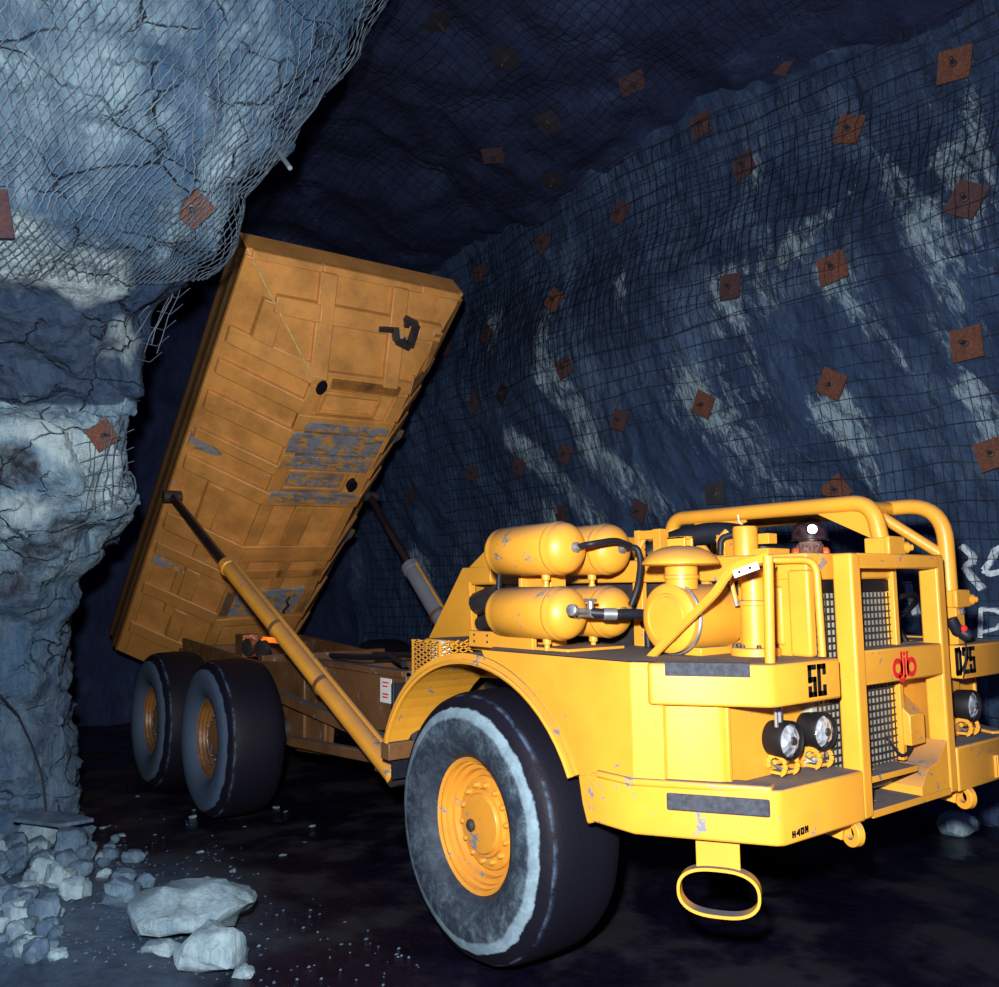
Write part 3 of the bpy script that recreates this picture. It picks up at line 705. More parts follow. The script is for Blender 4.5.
# ---- wheels
def make_wheel(muddy):
    rm = m_rim_d if muddy else m_rim  # muddy: rear wheels, mud plus the weak light painted into the colour
    b = MB()
    prof = [(.355, .07), (.377, .055), (.384, .062), (.384, .075), (.368, .085), (.362, .075), (.350, .075), (.345, .10), (.330, .105), (.325, .13), (.300, .135), (.290, .165), (.262, .175), (.255, .15), (.240, .145), (.19, .145), (.185, .12), (.15, .12), (.001, .12), (.001, .30), (.30, .34), (.355, .45)]
    b.lathe(prof, (0, -.06, 0), (0, 1, 0), 48, cap=False)
    w = b.build('wheel', rm, None, ang=30)
    # tyre
    t = MB()
    pr = [(.36, .085), (.385, .03), (.43, -.012), (.50, -.032), (.58, -.030), (.645, -.012), (.672, .012), (.70, .022), (.722, .05), (.737, .10), (.742, .20), (.744, .28), (.742, .36), (.737, .44), (.722, .49), (.70, .52), (.66, .545), (.58, .57), (.46, .56), (.36, .48)]
    if muddy: pr = [(r, y) for r, y in pr]
    nseg = 72; org = len(t.v)
    vs = []; fs = []
    for r, h in pr:
        for k in range(nseg):
            a = 2 * PI * k / nseg; zz = r * math.sin(a); f = 1
            if zz < -.70: zz = -.70 + (zz + .70) * .35     # flat where it carries the load
            vs.append((r * math.cos(a), h - .20 + (.0 if r < .6 else .006 * noise.noise(V((math.cos(a) * 5, math.sin(a) * 5, r * 9)))), zz))
    for i in range(len(pr) - 1):
        for k in range(nseg): fs.append((i * nseg + k, i * nseg + (k + 1) % nseg, (i + 1) * nseg + (k + 1) % nseg, (i + 1) * nseg + k))
    t.add(vs, fs)
    ty = t.build('tyre', m_tyre_dull if muddy else m_tyre, w, ang=50); ty.location = (0, .14, 0)
    h = MB().lathe([(.168, .10), (.168, .012), (.16, .0), (.06, -.004), (.001, -.004)], (0, .04, 0), (0, 1, 0), 32)
    h.build('hub_cap', rm, w)
    if not muddy:
        MB().lathe([(.035, .05), (.035, 0), (.02, -.012), (.001, -.012)], (-.07, .02, -.02), (0, 1, 0), 12).build('filler_plug', m_dark, w)
    nut = None
    for k in range(14):
        a = 2 * PI * (k + .3) / 14
        if nut is None:
            nut = MB().lathe([(.017, .06), (.017, .0), (.012, -.012), (.001, -.012)], (0, 0, 0), (0, 1, 0), 6).build('wheel_nut', m_dark if muddy else rm, w); o = nut
        else:
            o = nut.copy(); C.objects.link(o); o.parent = w
        o.location = (.212 * math.cos(a), .065, .212 * math.sin(a))
    return w
def dup(o, parent):
    c = o.copy(); C.objects.link(c); c.parent = parent
    for ch in o.children:
        d = ch.copy(); C.objects.link(d); d.parent = c
    return c
wf = make_wheel(False); wf.parent = T; wf.location = (0.02, -1.285 - YC, .735)
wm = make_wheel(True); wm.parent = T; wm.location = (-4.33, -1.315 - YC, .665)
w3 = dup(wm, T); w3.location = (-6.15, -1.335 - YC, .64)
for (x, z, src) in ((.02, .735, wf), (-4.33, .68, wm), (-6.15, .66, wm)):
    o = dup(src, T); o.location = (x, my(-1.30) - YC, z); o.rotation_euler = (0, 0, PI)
wf['label'] = 'clean yellow front wheel with chalky tyre wall'

# ---- front body shell
deckz = 1.71
SIDE = -1.22
arch = []
for k in range(25):
    a = math.radians(22 + (163 - 22) * k / 24); arch.append((-.12 + 1.03 * math.cos(a), .80 + .885 * math.sin(a)))
arch_in = [(-.12 + .985 * math.cos(math.radians(22 + 141 * k / 24)), .80 + .835 * math.sin(math.radians(22 + 141 * k / 24))) for k in range(25)]
for s in (-1, 1):
    yy = (lambda y: y) if s < 0 else my
    # fender: arched band with a lip
    b = MB()
    for k in range(24):
        A = [arch[k], arch[k + 1], arch_in[k + 1], arch_in[k]]
        b.prism(A, 'y', yy(SIDE - .012), yy(-.70))
    lip = [(x, yy(SIDE - .014), z) for x, z in arch_in]
    b.tube(lip, .016, 6)
    part(b, 'fender', m_yel, bevel=0)
    b = MB().box(-1.13, -1.02, yy(SIDE - .02), yy(-.74), .93, 1.04); part(b, 'fender_bracket', m_frame)
    b = MB().tube([(-1.06 - .10 * math.sin(k / 8 * PI) * .7, yy(-1.0), 1.40 - .40 * k / 8) for k in range(9)], .07, 8); part(b, 'rubber_flap', m_rubber_hose, bevel=0)
    # side panel between arch, deck and bumper
    top = [(x, z) for x, z in arch if x > .02][::-1]
    poly = [(.02, deckz)] + top + [(arch[0][0], 1.135), (1.22, 1.15), (1.22, deckz)]
    b = MB().prism(poly, 'y', yy(SIDE), yy(SIDE + .04))
    # chamfer panel, recessed skirt and return
    pl_out = plan(s, [(1.21, SIDE), (1.34, -1.135), (1.34, -1.08), (1.21, SIDE + .08)])
    b.prism(pl_out, 'z', 1.14, deckz)
    part(b, 'side_panel', m_yel_clean, bevel=.005)
    sk = plan(s, [(1.32, -1.125), (1.535, -.98), (1.55, -.955), (1.55, -.93), (1.51, -.88), (1.30, -1.05)])
    b = MB().prism(sk, 'z', 1.15, 1.56); part(b, 'corner_panel', m_yel_clean, bevel=.008)
    sk = plan(s, [(1.535, -.93), (1.55, -.92), (1.54, -.50), (1.50, -.50), (1.50, -.90)])
    b = MB().prism(sk, 'z', 1.15, 1.56).box(1.52, 1.545, min(yy(-.53), yy(-.32)), max(yy(-.53), yy(-.32)), 1.16, 1.56)
    b.bar((1.55, yy(-.935), 1.15), (1.55, yy(-.935), 1.56), .025, .025)
    part(b, 'front_panel', m_yel_clean, bevel=.006)
    # upper band
    ub = plan(s, [(1.295, -1.185), (1.325, -1.198), (1.755, -.895), (1.772, -.86), (1.772, -.352), (1.69, -.352), (1.69, -.83), (1.30, -1.09)])
    b = MB().prism(ub, 'z', 1.522, 1.712)
    band = part(b, 'deck_band', m_yel_clean, bevel=.012, seg=3)
    d1 = V((1.755 - 1.31, -.895 + 1.205)).normalized(); nn = V((d1.y, -d1.x))
    a_, b_ = V((1.31, -1.205)).lerp(V((1.755, -.895)), .16), V((1.31, -1.205)).lerp(V((1.755, -.895)), .86)
    p4 = [a_ + nn * .004, b_ + nn * .004, b_ - nn * .06, a_ - nn * .06]
    b = MB().prism(plan(s, [(p.x, p.y) for p in p4]), 'z', 1.655, 1.7165); part(b, 'anti_slip_strip', m_pad, bevel=.002)
    # deck plate
    dk = plan(s, [(-.30, -.86), (.05, SIDE + .01), (1.21, SIDE + .01), (1.72, -.84), (1.72, -.33), (-1.25, -.33), (-1.25, -.80)]) if s < 0 else \
        plan(s, [(-.30, -.86), (.05, SIDE + .01), (1.21, SIDE + .01), (1.72, -.84), (1.72, -.62), (.05, -.62), (-1.25, -.62), (-1.25, -.80)])
    b = MB().prism(dk, 'z', 1.66, deckz); part(b, 'deck_plate', m_yel, bevel=.004)
    # bumper
    bu = plan(s, [(.93, SIDE - .005), (1.225, SIDE - .005), (1.755, -.885), (1.775, -.85), (1.775, -.205), (1.40, -.205), (1.40, -.80), (1.10, -1.0), (.93, -1.0)])
    sb = MB().prism(bu, 'z', .925, 1.165)
    poly = [(arch[0][0] + .005, 1.135), (.95, 1.15), (.95, .925), (.90, .905), (.865, 1.0)]
    sb.prism(poly, 'y', yy(SIDE - .005), yy(-1.0))
    sb.prism(plan(s, [(.98, SIDE - .018), (1.225, SIDE - .018), (1.745, -.89), (1.70, -.80), (1.1, -1.1), (.98, -1.1)]), 'z', 1.145, 1.18)
    bump_ = part(sb, 'bumper', m_yel, bevel=.012, seg=3)
    e0, e1_ = V((1.225, SIDE - .005)), V((1.755, -.885)); d1 = (e1_ - e0).normalized(); nn = V((d1.y, -d1.x))
    a_, b_ = e0.lerp(e1_, .24), e0.lerp(e1_, .97); p4 = [a_ + nn * .006, b_ + nn * .006, b_ - nn * .02, a_ - nn * .02]
    b = MB().prism(plan(s, [(p.x, p.y) for p in p4]), 'z', 1.045, 1.128); part(b, 'anti_slip_strip', m_pad, bevel=.012)
    if s < 0:
        # access step: strap and oval loop
        dd = V((d1.x, d1.y, 0)); cpt = at(719, 889, 2, .70); cpt.z = 0
        b = MB(); q4 = [cpt + dd * a + V((0, 0, z)) for a, z in ((-.098, .96), (.098, .96), (.098, .775), (-.098, .775))]
        nrm3 = V((-dd.y, dd.x, 0)) * .014
        b.loft(q4, [p + nrm3 for p in q4]); part(b, 'step_strap', m_yel_clean, bevel=.003)
        ring = []
        for k in range(48):
            a = 2 * PI * k / 48; ca, sa = math.cos(a), math.sin(a)
            ring.append((math.copysign(abs(ca) ** .72, ca) * .185, math.copysign(abs(sa) ** .85, sa) * .108))
        b = MB(); dep_ = V((-dd.y, dd.x, 0)) * .035
        out = [cpt + dd * x + V((0, 0, .69 + z)) for x, z in ring]; inn = [cpt + dd * x * .93 + V((0, 0, .69 + z * .87)) for x, z in ring]
        m = len(ring)
        vs = [p - dep_ for p in out] + [p - dep_ for p in inn] + [p + dep_ for p in out] + [p + dep_ for p in inn]; fs = []
        for k in range(m):
            j = (k + 1) % m; fs += [(k, j, m + j, m + k), (2 * m + k, 3 * m + k, 3 * m + j, 2 * m + j), (k, 2 * m + k, 2 * m + j, j), (m + k, m + j, 3 * m + j, 3 * m + k)]
        b.add(vs, fs); part(b, 'step_loop', m_yel, bevel=0, ang=30)
    # tow eye
    ty_ = yy(-.30)
    b = MB(); eye = []
    b.lathe([(.032, -.02), (.066, -.02), (.066, .02), (.032, .02), (.032, -.02)], (1.735, ty_ + .04, .875), (.35, 1, 0), 20, cap=False)
    b.bar((1.50, ty_, .92), (1.70, ty_ + .03, .885), .04, .10)
    part(b, 'tow_eye', m_yel, bevel=.003)

# ---- front guard frame
b = MB(); PYL, PYR = -.205, .735
for y0, y1 in ((PYL - .0, PYL + .085), (PYR - .085, PYR)):
    part(MB().box(1.662, 1.772, y0, y1, .93, 2.222), 'guard_post', m_yel_clean, bevel=.014, seg=3)
b = MB().box(1.64, 1.772, PYL + .06, PYR - .06, 2.145, 2.222); part(b, 'guard_top_rail', m_yel, bevel=.008)
b = MB().box(1.62, 1.766, PYL + .07, PYR - .07, 1.562, 1.735); band = part(b, 'badge_band', m_yel, bevel=.01)
b = MB().box(1.45, 1.75, PYL + .08, PYR - .38, 1.085, 1.115).box(1.45, 1.768, PYL + .08, PYR - .08, .925, .96)
b.box(1.45, 1.47, PYL + .08, PYR - .08, .925, 1.11); b.prism([(PYR - .085, .93), (PYR - .38, .93), (PYR - .38, 1.00), (PYR - .30, 1.09), (PYR - .20, 1.11), (PYR - .085, 1.21)], 'x', 1.46, 1.765)
for z in (1.117, .962): b.lathe([(.03, 0), (.03, .003), (.001, .003)], (1.64, .07, z), (0, 0, 1), 14)
part(b, 'front_step', m_yel, bevel=.004)
b = MB().box(1.56, 1.60, .38, .63, 1.18, 1.56); b.prism([(1.59, 1.20), (1.70, 1.20), (1.70, 1.36), (1.59, 1.46)], 'y', .40, .55); part(b, 'filler_box', m_yel, bevel=.006)
b = MB().box(1.45, 1.60, .62, 1.18, 1.16, 1.54); b.box(1.56, 1.62, .82, .87, 1.16, 1.54); part(b, 'left_front_panel', m_yel_clean, bevel=.006)
b = MB()
b.tube(fillet([(1.60, .32, 1.25), (1.66, .36, 1.14), (1.66, .44, 1.16), (1.66, .50, 1.22), (1.66, .48, 1.34), (1.62, .40, 1.36)], .05), .010, 6); part(b, 'hose', m_rubber_hose, bevel=0)

# ---- lettering
def glyph(b, ch, x0, w, z0, h, t, place, dpt=.006):
    """blocky condensed letters out of bars; place(u, v) -> 3D point on the face, face normal +X"""
    seg = {'5': [(0, 1, 1, 1), (0, 1, 0, .52), (0, .55, 1, .55), (1, .55, 1, 0), (1, 0, 0, 0), (0, 0, 0, .22)], 'C': [(1, .78, 1, 1), (1, 1, 0, 1), (0, 1, 0, 0), (0, 0, 1, 0), (1, 0, 1, .22)],
           'D': [(0, 0, 0, 1), (0, 1, .8, 1), (.8, 1, 1, .88), (1, .88, 1, .12), (1, .12, .8, 0), (.8, 0, 0, 0)], '2': [(0, .8, 0, 1), (0, 1, 1, 1), (1, 1, 1, .62), (1, .62, 0, .2), (0, .2, 0, 0), (0, 0, 1, 0)],
           '1': [(.5, 0, .5, 1), (.5, 1, .1, .8)], '8': [(0, 0, 0, 1), (0, 1, 1, 1), (1, 1, 1, 0), (1, 0, 0, 0), (0, .52, 1, .52)],
           'H': [(0, 0, 0, 1), (1, 0, 1, 1), (0, .5, 1, .5)], '4': [(1, 0, 1, 1), (1, 1, 0, .35), (0, .35, 1, .35)], '0': [(0, 0, 0, 1), (0, 1, 1, 1), (1, 1, 1, 0), (1, 0, 0, 0)], 'M': [(0, 0, 0, 1), (0, 1, .5, .5), (.5, .5, 1, 1), (1, 1, 1, 0)]}[ch]
    for (a, c, d, e) in seg:
        p = V((x0 + t / 2 + a * (w - t), z0 + t / 2 + c * (h - t))); q = V((x0 + t / 2 + d * (w - t), z0 + t / 2 + e * (h - t)))
        dv = (q - p).normalized() * (t / 2); p -= dv; q += dv
        P, Q = place(p.x, p.y), place(q.x, q.y); b.bar(P, Q, t, dpt, upv=(1, 0, 0))
place = lambda u, v: V((1.7735, u, v))
b = MB(); glyph(b, '5', -.620, .063, 1.547, .148, .0235, place); glyph(b, 'C', -.545, .066, 1.547, .148, .0235, place)
t_ = part(b, 'lettering', m_letter, bevel=0); t_['label'] = 'black unit number 5C'
b = MB(); glyph(b, 'D', .790, .066, 1.552, .150, .0235, place); glyph(b, '2', .872, .066, 1.552, .150, .0235, place); glyph(b, '5', .95, .066, 1.552, .150, .0235, place)
t_ = part(b, 'lettering', m_letter, bevel=0); t_['label'] = 'black unit number D25'
pl2 = lambda u, v: V((1.777, u, v))
b = MB(); b.bar(pl2(1.165, .945), pl2(1.165, 1.07), .012, .02, upv=(1, 0, 0)); b.bar(pl2(1.19, .945), pl2(1.19, 1.07), .012, .02, upv=(1, 0, 0)); part(b, 'number_plate', m_yel, bevel=.002)
b = MB(); glyph(b, '1', 1.20, .04, .96, .10, .016, pl2); glyph(b, '8', 1.25, .05, .96, .10, .016, pl2); t_ = part(b, 'lettering', m_letter, bevel=0)
b = MB()
for i, ch in enumerate('H40M'): glyph(b, ch, -.80 + i * .032, .024, .952 + .002 * i, .03, .008, lambda u, v: V((1.776, u, v)), .004)
part(b, 'lettering', m_letter, bevel=0)
b = MB(); xf = 1.768
def ringp(cy, cz, r, w, a0=0, a1=360, n=24):
    for k in range(n):
        a, c = math.radians(a0 + (a1 - a0) * k / n), math.radians(a0 + (a1 - a0) * (k + 1) / n)
        P = [(xf, cy + q * math.cos(t), cz + q * math.sin(t)) for q, t in ((r - w, a), (r, a), (r, c), (r - w, c))]
        b.loft(P, [(xf - .004, y, z) for _, y, z in P])
ringp(.184, 1.628, .052, .027); ringp(.321, 1.628, .052, .027)
b.box(xf - .004, xf, .213, .234, 1.582, 1.712); b.box(xf - .004, xf, .271, .292, 1.582, 1.712); b.box(xf - .004, xf, .242, .263, 1.578, 1.682)
ringp(.225, 1.592, .038, .021, 180, 360, 14); b.box(xf - .004, xf, .242, .263, 1.69, 1.71)
t_ = part(b, 'badge', m_red, bevel=0); t_['label'] = 'red round-lettered badge reading djb'

# ---- grille in front of the radiator
b = MB(); GX = 1.625
b.box(GX - .085, GX - .022, -.345, .40, 1.0, 2.02); part(b, 'radiator_core', m_core, bevel=0)
b = MB()
for i in range(20):
    y = -.33 + i * .0375
    b.bar((GX, y, 1.02), (GX, y, 2.02), .0062, .0062)
for i in range(27):
    z = 1.03 + i * .037; b.bar((GX + .006, -.335, z), (GX + .006, .385, z), .007, .007)
part(b, 'grille', m_dark, bevel=0)
part(MB().box(1.60, 1.632, -.33, .383, 2.025, 2.088), 'dark_gap_box', m_letter, bevel=0)  # black box added as the shaded gap above the grille
b = MB().box(1.53, 1.66, .385, .425, 1.12, 2.15); part(b, 'grille_side_strip', m_yel, bevel=.005)

# ---- engine hood
b = MB()
HT = 2.225
b.prism([(1.20, 1.70), (1.60, 1.70), (1.60, 2.15), (1.20, 2.15)], 'y', -.375, .40)
b.prism([(1.655 - .12, 1.71), (1.655, 1.71), (1.655, 2.14), (1.655 - .12, 2.14)], 'y', -.405, -.345)
for x in (1.26, 1.44): b.box(x, x + .05, -.392, -.36, 1.76, 2.06)
part(b, 'hood_front', m_yel_clean, bevel=.022, seg=3)
b = MB().box(-1.32, 1.64, -.385, .42, 2.09, HT); part(b, 'hood_top', m_yel, bevel=.012)
b = MB().prism([(-1.93, 1.58), (-1.22, 1.58), (-1.27, 2.11), (-1.0, 2.11), (-1.0, HT), (-1.36, HT)], 'y', -.40, -.34)
b.prism([(-1.92, 1.585), (-1.75, 1.585), (-1.25, HT - .03), (-1.355, HT - .01)], 'y', -.36, .92)
part(b, 'hood_rear', m_yel_clean, bevel=.006)
b = MB().prism([(-1.36, HT - .01), (-.35, HT - .01), (-.35, 2.43), (-.98, 2.43)], 'y', -.36, .85); part(b, 'engine_cowl', m_yel, bevel=.012)
b = MB().box(-1.22, 1.2, -.30, .36, 1.25, 2.08); b.tube([(-1.25, -.33, 1.95), (-.95, -.33, 2.02), (-.6, -.34, 2.0), (-.3, -.34, 1.9)], .09, 12)
b.tube([(-1.2, -.34, 1.80), (-.9, -.36, 1.86), (-.5, -.36, 1.78), (.2, -.35, 1.82)], .06, 12)
for x in (-.1, .15, .4, .65): b.lathe([(.06, 0), (.06, .07), (.04, .09)], (x, -.30, 1.93), (0, -1, 0), 14)
part(b, 'engine', m_dark, bevel=0)
b = MB().box(.42, .50, -.37, -.33, 1.71, 2.09).box(.95, 1.0, -.37, -.33, 1.71, 2.09); b.box(.42, 1.0, -.36, -.34, 1.71, 1.80); part(b, 'hood_stay', m_yel, bevel=.004)

# ---- air tanks: two pairs stacked
TL, TR_ = -.14, .585
def tank(y, z):
    b = MB(); r = .147; n = 40; prof = [(.001, TL)]
    for k in range(1, 9): a = k / 8 * PI / 2; prof.append((r * math.sin(a), TL + .09 - .09 * math.cos(a)))
    prof += [(r, TL + .13), (r + .003, TL + .135), (r + .003, TR_ - .145), (r, TR_ - .14), (r + .006, TR_ - .125), (r + .006, TR_ - .11), (r - .002, TR_ - .10)]
    for k in range(1, 9): a = k / 8 * PI / 2; prof.append((max(.001, r * math.cos(a)), TR_ - .10 + .10 * math.sin(a)))
    b.lathe(prof, (0, y, z), (1, 0, 0), n, cap=False)
    o = part(b, 'air_tank', m_yel, bevel=0, ang=50)
    MB().lathe([(.026, 0), (.026, .04), (.016, .045), (.016, .07), (.022, .07), (.022, .09), (.01, .10)], (.33, y, z - r + .01), (0, 0, -1), 12).build('drain_valve', m_yel, o)
    MB().lathe([(.03, 0), (.03, .02), (.016, .025), (.016, .05)], (TR_ - .004, y, z), (1, 0, 0), 14).build('port', m_brass, o)
    return o
for y in (-.98, -.62):
    for z in (2.287, 1.922): tank(y, z)
b = MB()
b.box(-.06, .22, -.815, -.785, 1.72, 2.36); b.box(.20, .23, -.86, -.74, 1.72, 2.30); b.box(-.08, -.05, -.86, -.74, 1.72, 2.30)
b.box(-.42, .22, -1.0, -.965, 1.70, 1.80); b.box(-.42, .52, -.99, -.55, 1.70, 1.725)
part(b, 'tank_bracket', m_yel_clean, bevel=.004)
b = MB()
for x in (-.36, -.22):
    for z in (1.735, 1.775): b.lathe([(.008, 0), (.008, .004)], (x, -1.0, z), (0, -1, 0), 8)
part(b, 'bracket_bolt', m_dark, bevel=0)
hz = lambda name, pts, r, m=m_rubber_hose, f=.1: part(MB().tube(fillet(pts, f, 8), r, 10), name, m, bevel=0)
hz('hose', [(.62, -.98, 2.29), (.70, -.97, 2.30), (.72, -.80, 2.325), (.66, -.62, 2.30), (.64, -.61, 2.29)], .017, f=.06)
hz('hose', [(.62, -.62, 2.29), (.695, -.60, 2.29), (.70, -.58, 2.20), (.66, -.57, 2.06), (.63, -.60, 1.96)], .019, f=.07)
hz('hose', [(.70, -.98, 1.93), (.78, -.90, 1.92), (.82, -.72, 1.92), (.80, -.58, 1.90), (.66, -.42, 1.85), (.5, -.36, 1.84)], .028, f=.1)
hz('hose', [(-.08, -1.0, 2.22), (-.10, -1.0, 2.08), (-.10, -1.0, 1.99)], .016)
hz('hose', [(.13, -.80, 2.2), (.16, -.79, 1.98), (.17, -.78, 1.72)], .022)
hz('hose', [(.66, -.50, 1.72), (.66, -.50, 1.80), (.64, -.46, 1.90)], .022)
b = MB().tube([(.59, -.98, 1.925), (.72, -.98, 1.925)], .024, 10).tube([(.70, -.98, 1.925), (.70, -.98, 1.99)], .018, 10).tube([(.66, -.985, 1.995), (.74, -.975, 1.995)], .01, 8)
b.tube([(.70, -1.10, 1.945), (.71, -.98, 1.935)], .014, 8); b.lathe([(.032, 0), (.032, .03), (.02, .035)], (.70, -1.10, 1.945), (.3, -1, .1), 12)
b.tube([(.745, -.93, 1.922), (.785, -.87, 1.92)], .034, 10)
part(b, 'shutoff_valve', m_brass, bevel=0)
b = MB().lathe([(.03, -.008), (.05, -.008), (.05, .008), (.03, .008), (.03, -.008)], (.84, -.45, 1.93), (.6, -1, 0), 16, cap=False).box(.82, .86, -.47, -.43, 1.70, 1.89); part(b, 'lifting_eye', m_yel, bevel=0)

# ---- air cleaner
AY_, AZc = -.80, 1.90; axc = 1.075
b = MB(); r = .178
b.lathe([(.001, .0), (.11, .0), (.115, .008), (.125, .008), (.13, .0), (r - .015, .006), (r, .018), (r, .05), (r - .008, .052), (r - .008, .065), (r - .003, .07), (r - .003, .42), (.13, .47), (.001, .47)], (axc, AY_, AZc), (0, 1, 0), 40, cap=False)
ac = part(b, 'air_cleaner', m_yel_clean, bevel=0, ang=30)
b = MB().lathe([(r + .004, .045), (r + .012, .05), (r + .012, .062), (r + .004, .067)], (axc, AY_, AZc), (0, 1, 0), 40, cap=False).box(axc + .01, axc + .06, AY_ + .04, AY_ + .075, AZc + r - .005, AZc + r + .03); b.build('clamp_band', m_brass, ac)
nkx, nky = 1.10, -.70
b = MB().lathe([(.085, 0), (.085, .05), (.092, .055), (.092, .07), (.085, .075), (.085, .13), (.10, .16)], (nkx, nky, 2.05), (0, 0, 1), 28); b.build('inlet_neck', m_yel_clean, ac)
b = MB().lathe([(.10, -.005), (.195, .0), (.203, .006), (.203, .012), (.185, .040), (.15, .070), (.10, .092), (.05, .102), (.001, .104)], (nkx, nky, 2.175), (0, 0, 1), 40, cap=False); cp = b.build('rain_cap', m_yel_clean, ac, ang=50)
b = MB().box(nkx - .06, nkx + .06, nky - .035, nky - .02, 2.265, 2.325).box(nkx - .06, nkx + .06, nky + .02, nky + .035, 2.265, 2.325).box(nkx - .06, nkx + .06, nky - .035, nky + .035, 2.31, 2.325); b.build('cap_handle', m_yel, ac, bevel=.004)
b = MB().box(axc - .14, axc + .14, AY_ + .10, AY_ + .36, 1.71, 1.75); b.prism([(AY_ + .30, 1.71), (AY_ + .55, 1.71), (AY_ + .40, 2.0)], 'x', axc + .05, axc + .09); part(b, 'air_cleaner_cradle', m_yel, bevel=.004)

# ---- exhaust filter column, fill canister
b = MB().lathe([(.125, 0), (.125, .035), (.12, .04), (.07, .04), (.07, .25), (.075, .255), (.075, .275), (.062, .28), (.062, .36), (.055, .42), (.05, .44)], (1.37, -.46, 1.71), (0, 0, 1), 28)
ex = part(b, 'filter_column', m_yel_clean, bevel=0, ang=30)
for k in range(8):
    a = 2 * PI * k / 8; MB().lathe([(.012, 0), (.012, .018), (.006, .02)], (1.37 + .105 * math.cos(a), -.46 + .105 * math.sin(a), 1.748), (0, 0, 1), 6).build('flange_bolt', m_dark, ex)
MB().tube([(1.31, -.52, 1.96), (1.29, -.53, 2.08), (1.31, -.50, 2.16)], .012, 6).build('pipe', m_yel, ex)
b = MB().lathe([(.07, 0), (.07, .16), (.065, .175), (.02, .18)], (1.06, -.10, 2.225), (0, 0, 1), 24); cn = part(b, 'canister', m_yel_clean, bevel=0)
b = MB().box(.90, .96, -.16, -.04, 2.225, 2.36).box(1.10, 1.24, -.14, .06, 2.22, 2.27).box(.98, 1.16, -.02, .06, 2.30, 2.36); b.tube([(.95, -.16, 2.24), (.93, -.17, 2.33), (.97, -.14, 2.38)], .022, 8); part(b, 'canister_bracket', m_yel, bevel=.004)
b = MB().prism([(.78, 2.225), (.92, 2.225), (.86, 2.30), (.80, 2.30)], 'y', -.22, -.20); part(b, 'small_bracket', m_yel, bevel=.002)
hz('hose', [(.95, -.19, 2.24), (.95, -.18, 2.34), (1.0, -.12, 2.36)], .02)
hz('intake_hose', [(.30, -.10, 2.26), (.42, .02, 2.36), (.70, .10, 2.40), (.95, .16, 2.34), (1.0, .2, 2.24)], .07, f=.15)
b = MB().tube([(.30, -.18, 2.30), (.35, -.16, 2.40), (.48, -.14, 2.40)], .02, 8).box(.44, .50, -.20, -.12, 2.226, 2.42).box(.28, .32, -.2, -.14, 2.226, 2.42).box(.30, .46, -.195, -.165, 2.36, 2.415); part(b, 'hood_bracket', m_yel, bevel=.003)

# ---- handrails
b = MB(); rp = [(1.00, -.86, 1.69), (1.02, -.87, 1.70), (1.455, -.86, 2.035), (1.50, -.84, 2.11), (1.535, -.82, 2.155), (1.72, -.80, 2.195)]
P = fillet(rp, .06, 5)
for k in range(len(P) - 1): b.bar(P[k], P[k + 1], .040, .018, upv=(0, -1, .2))
part(b, 'grab_strap', m_yel_clean, bevel=.003)
b = MB().bar((1.55, -.842, 2.118), (1.68, -.828, 2.158), .012, .038); tg = part(b, 'tag_plate', m_white, bevel=.002)
for x in (1.585, 1.645): MB().lathe([(.007, 0), (.007, .006)], (x, -.842, 2.118 + (x - 1.55) * .31), (0, -1, 0), 8).build('screw', m_dark, tg)
b = MB().tube(fillet([(1.70, -.80, 1.71), (1.715, -.80, 2.20)], .02), .024, 12); part(b, 'grab_post', m_yel_clean, bevel=0)
b = MB().tube(fillet([(1.56, -.55, 2.16), (1.45, -.46, 2.19), (1.55, -.42, 2.19), (1.715, -.42, 2.185), (1.725, -.42, 1.72)], .07), .018, 10); part(b, 'handrail', m_yel_clean, bevel=0)

# ---- roll bars over the driver
r = .047
near = fillet([at(672, 553, 1, .40), at(675, 526, 1, .40) + V((-.03, 0, .05)), V((1.555, .40, 2.525)), V((1.60, .40, 2.27))], .20, 9)
o = part(MB().tube(near, r, 18), 'roll_bar', m_yel_clean, bevel=0); o['label'] = 'near roll bar tube over the engine hood'
far_ = fillet([V((-.15, 1.08, 2.20)), V((-.05, 1.08, 2.52)), V((1.62, 1.08, 2.545)), V((1.625, 1.08, 1.97))], .24, 9)
o = part(MB().tube(far_, r, 18), 'roll_bar', m_yel_clean, bevel=0); o['label'] = 'far roll bar tube beyond the driver'
for xx in (1.34, .32): part(MB().tube([(xx, .42, 2.515), (xx - .05, 1.07, 2.535)], .042, 14), 'roll_bar_cross_tube', m_yel_clean, bevel=0)
b = MB().tube([(1.25, .93, 2.52), (1.59, 1.07, 2.24)], .034, 12); part(b, 'roll_bar_brace', m_yel_clean, bevel=0)
b = MB().prism([(1.17, 2.50), (1.51, 2.50), (1.565, 2.45), (1.59, 2.37), (1.585, 2.32), (1.54, 2.32)], 'y', .392, .408); part(b, 'roll_bar_gusset', m_yel_clean, bevel=.002)
b = MB().prism([(.17, 2.30), (.70, 2.47), (.68, 2.50), (.30, 2.50), (.19, 2.42)], 'y', .392, .408); part(b, 'roll_bar_gusset', m_yel_clean, bevel=.002)
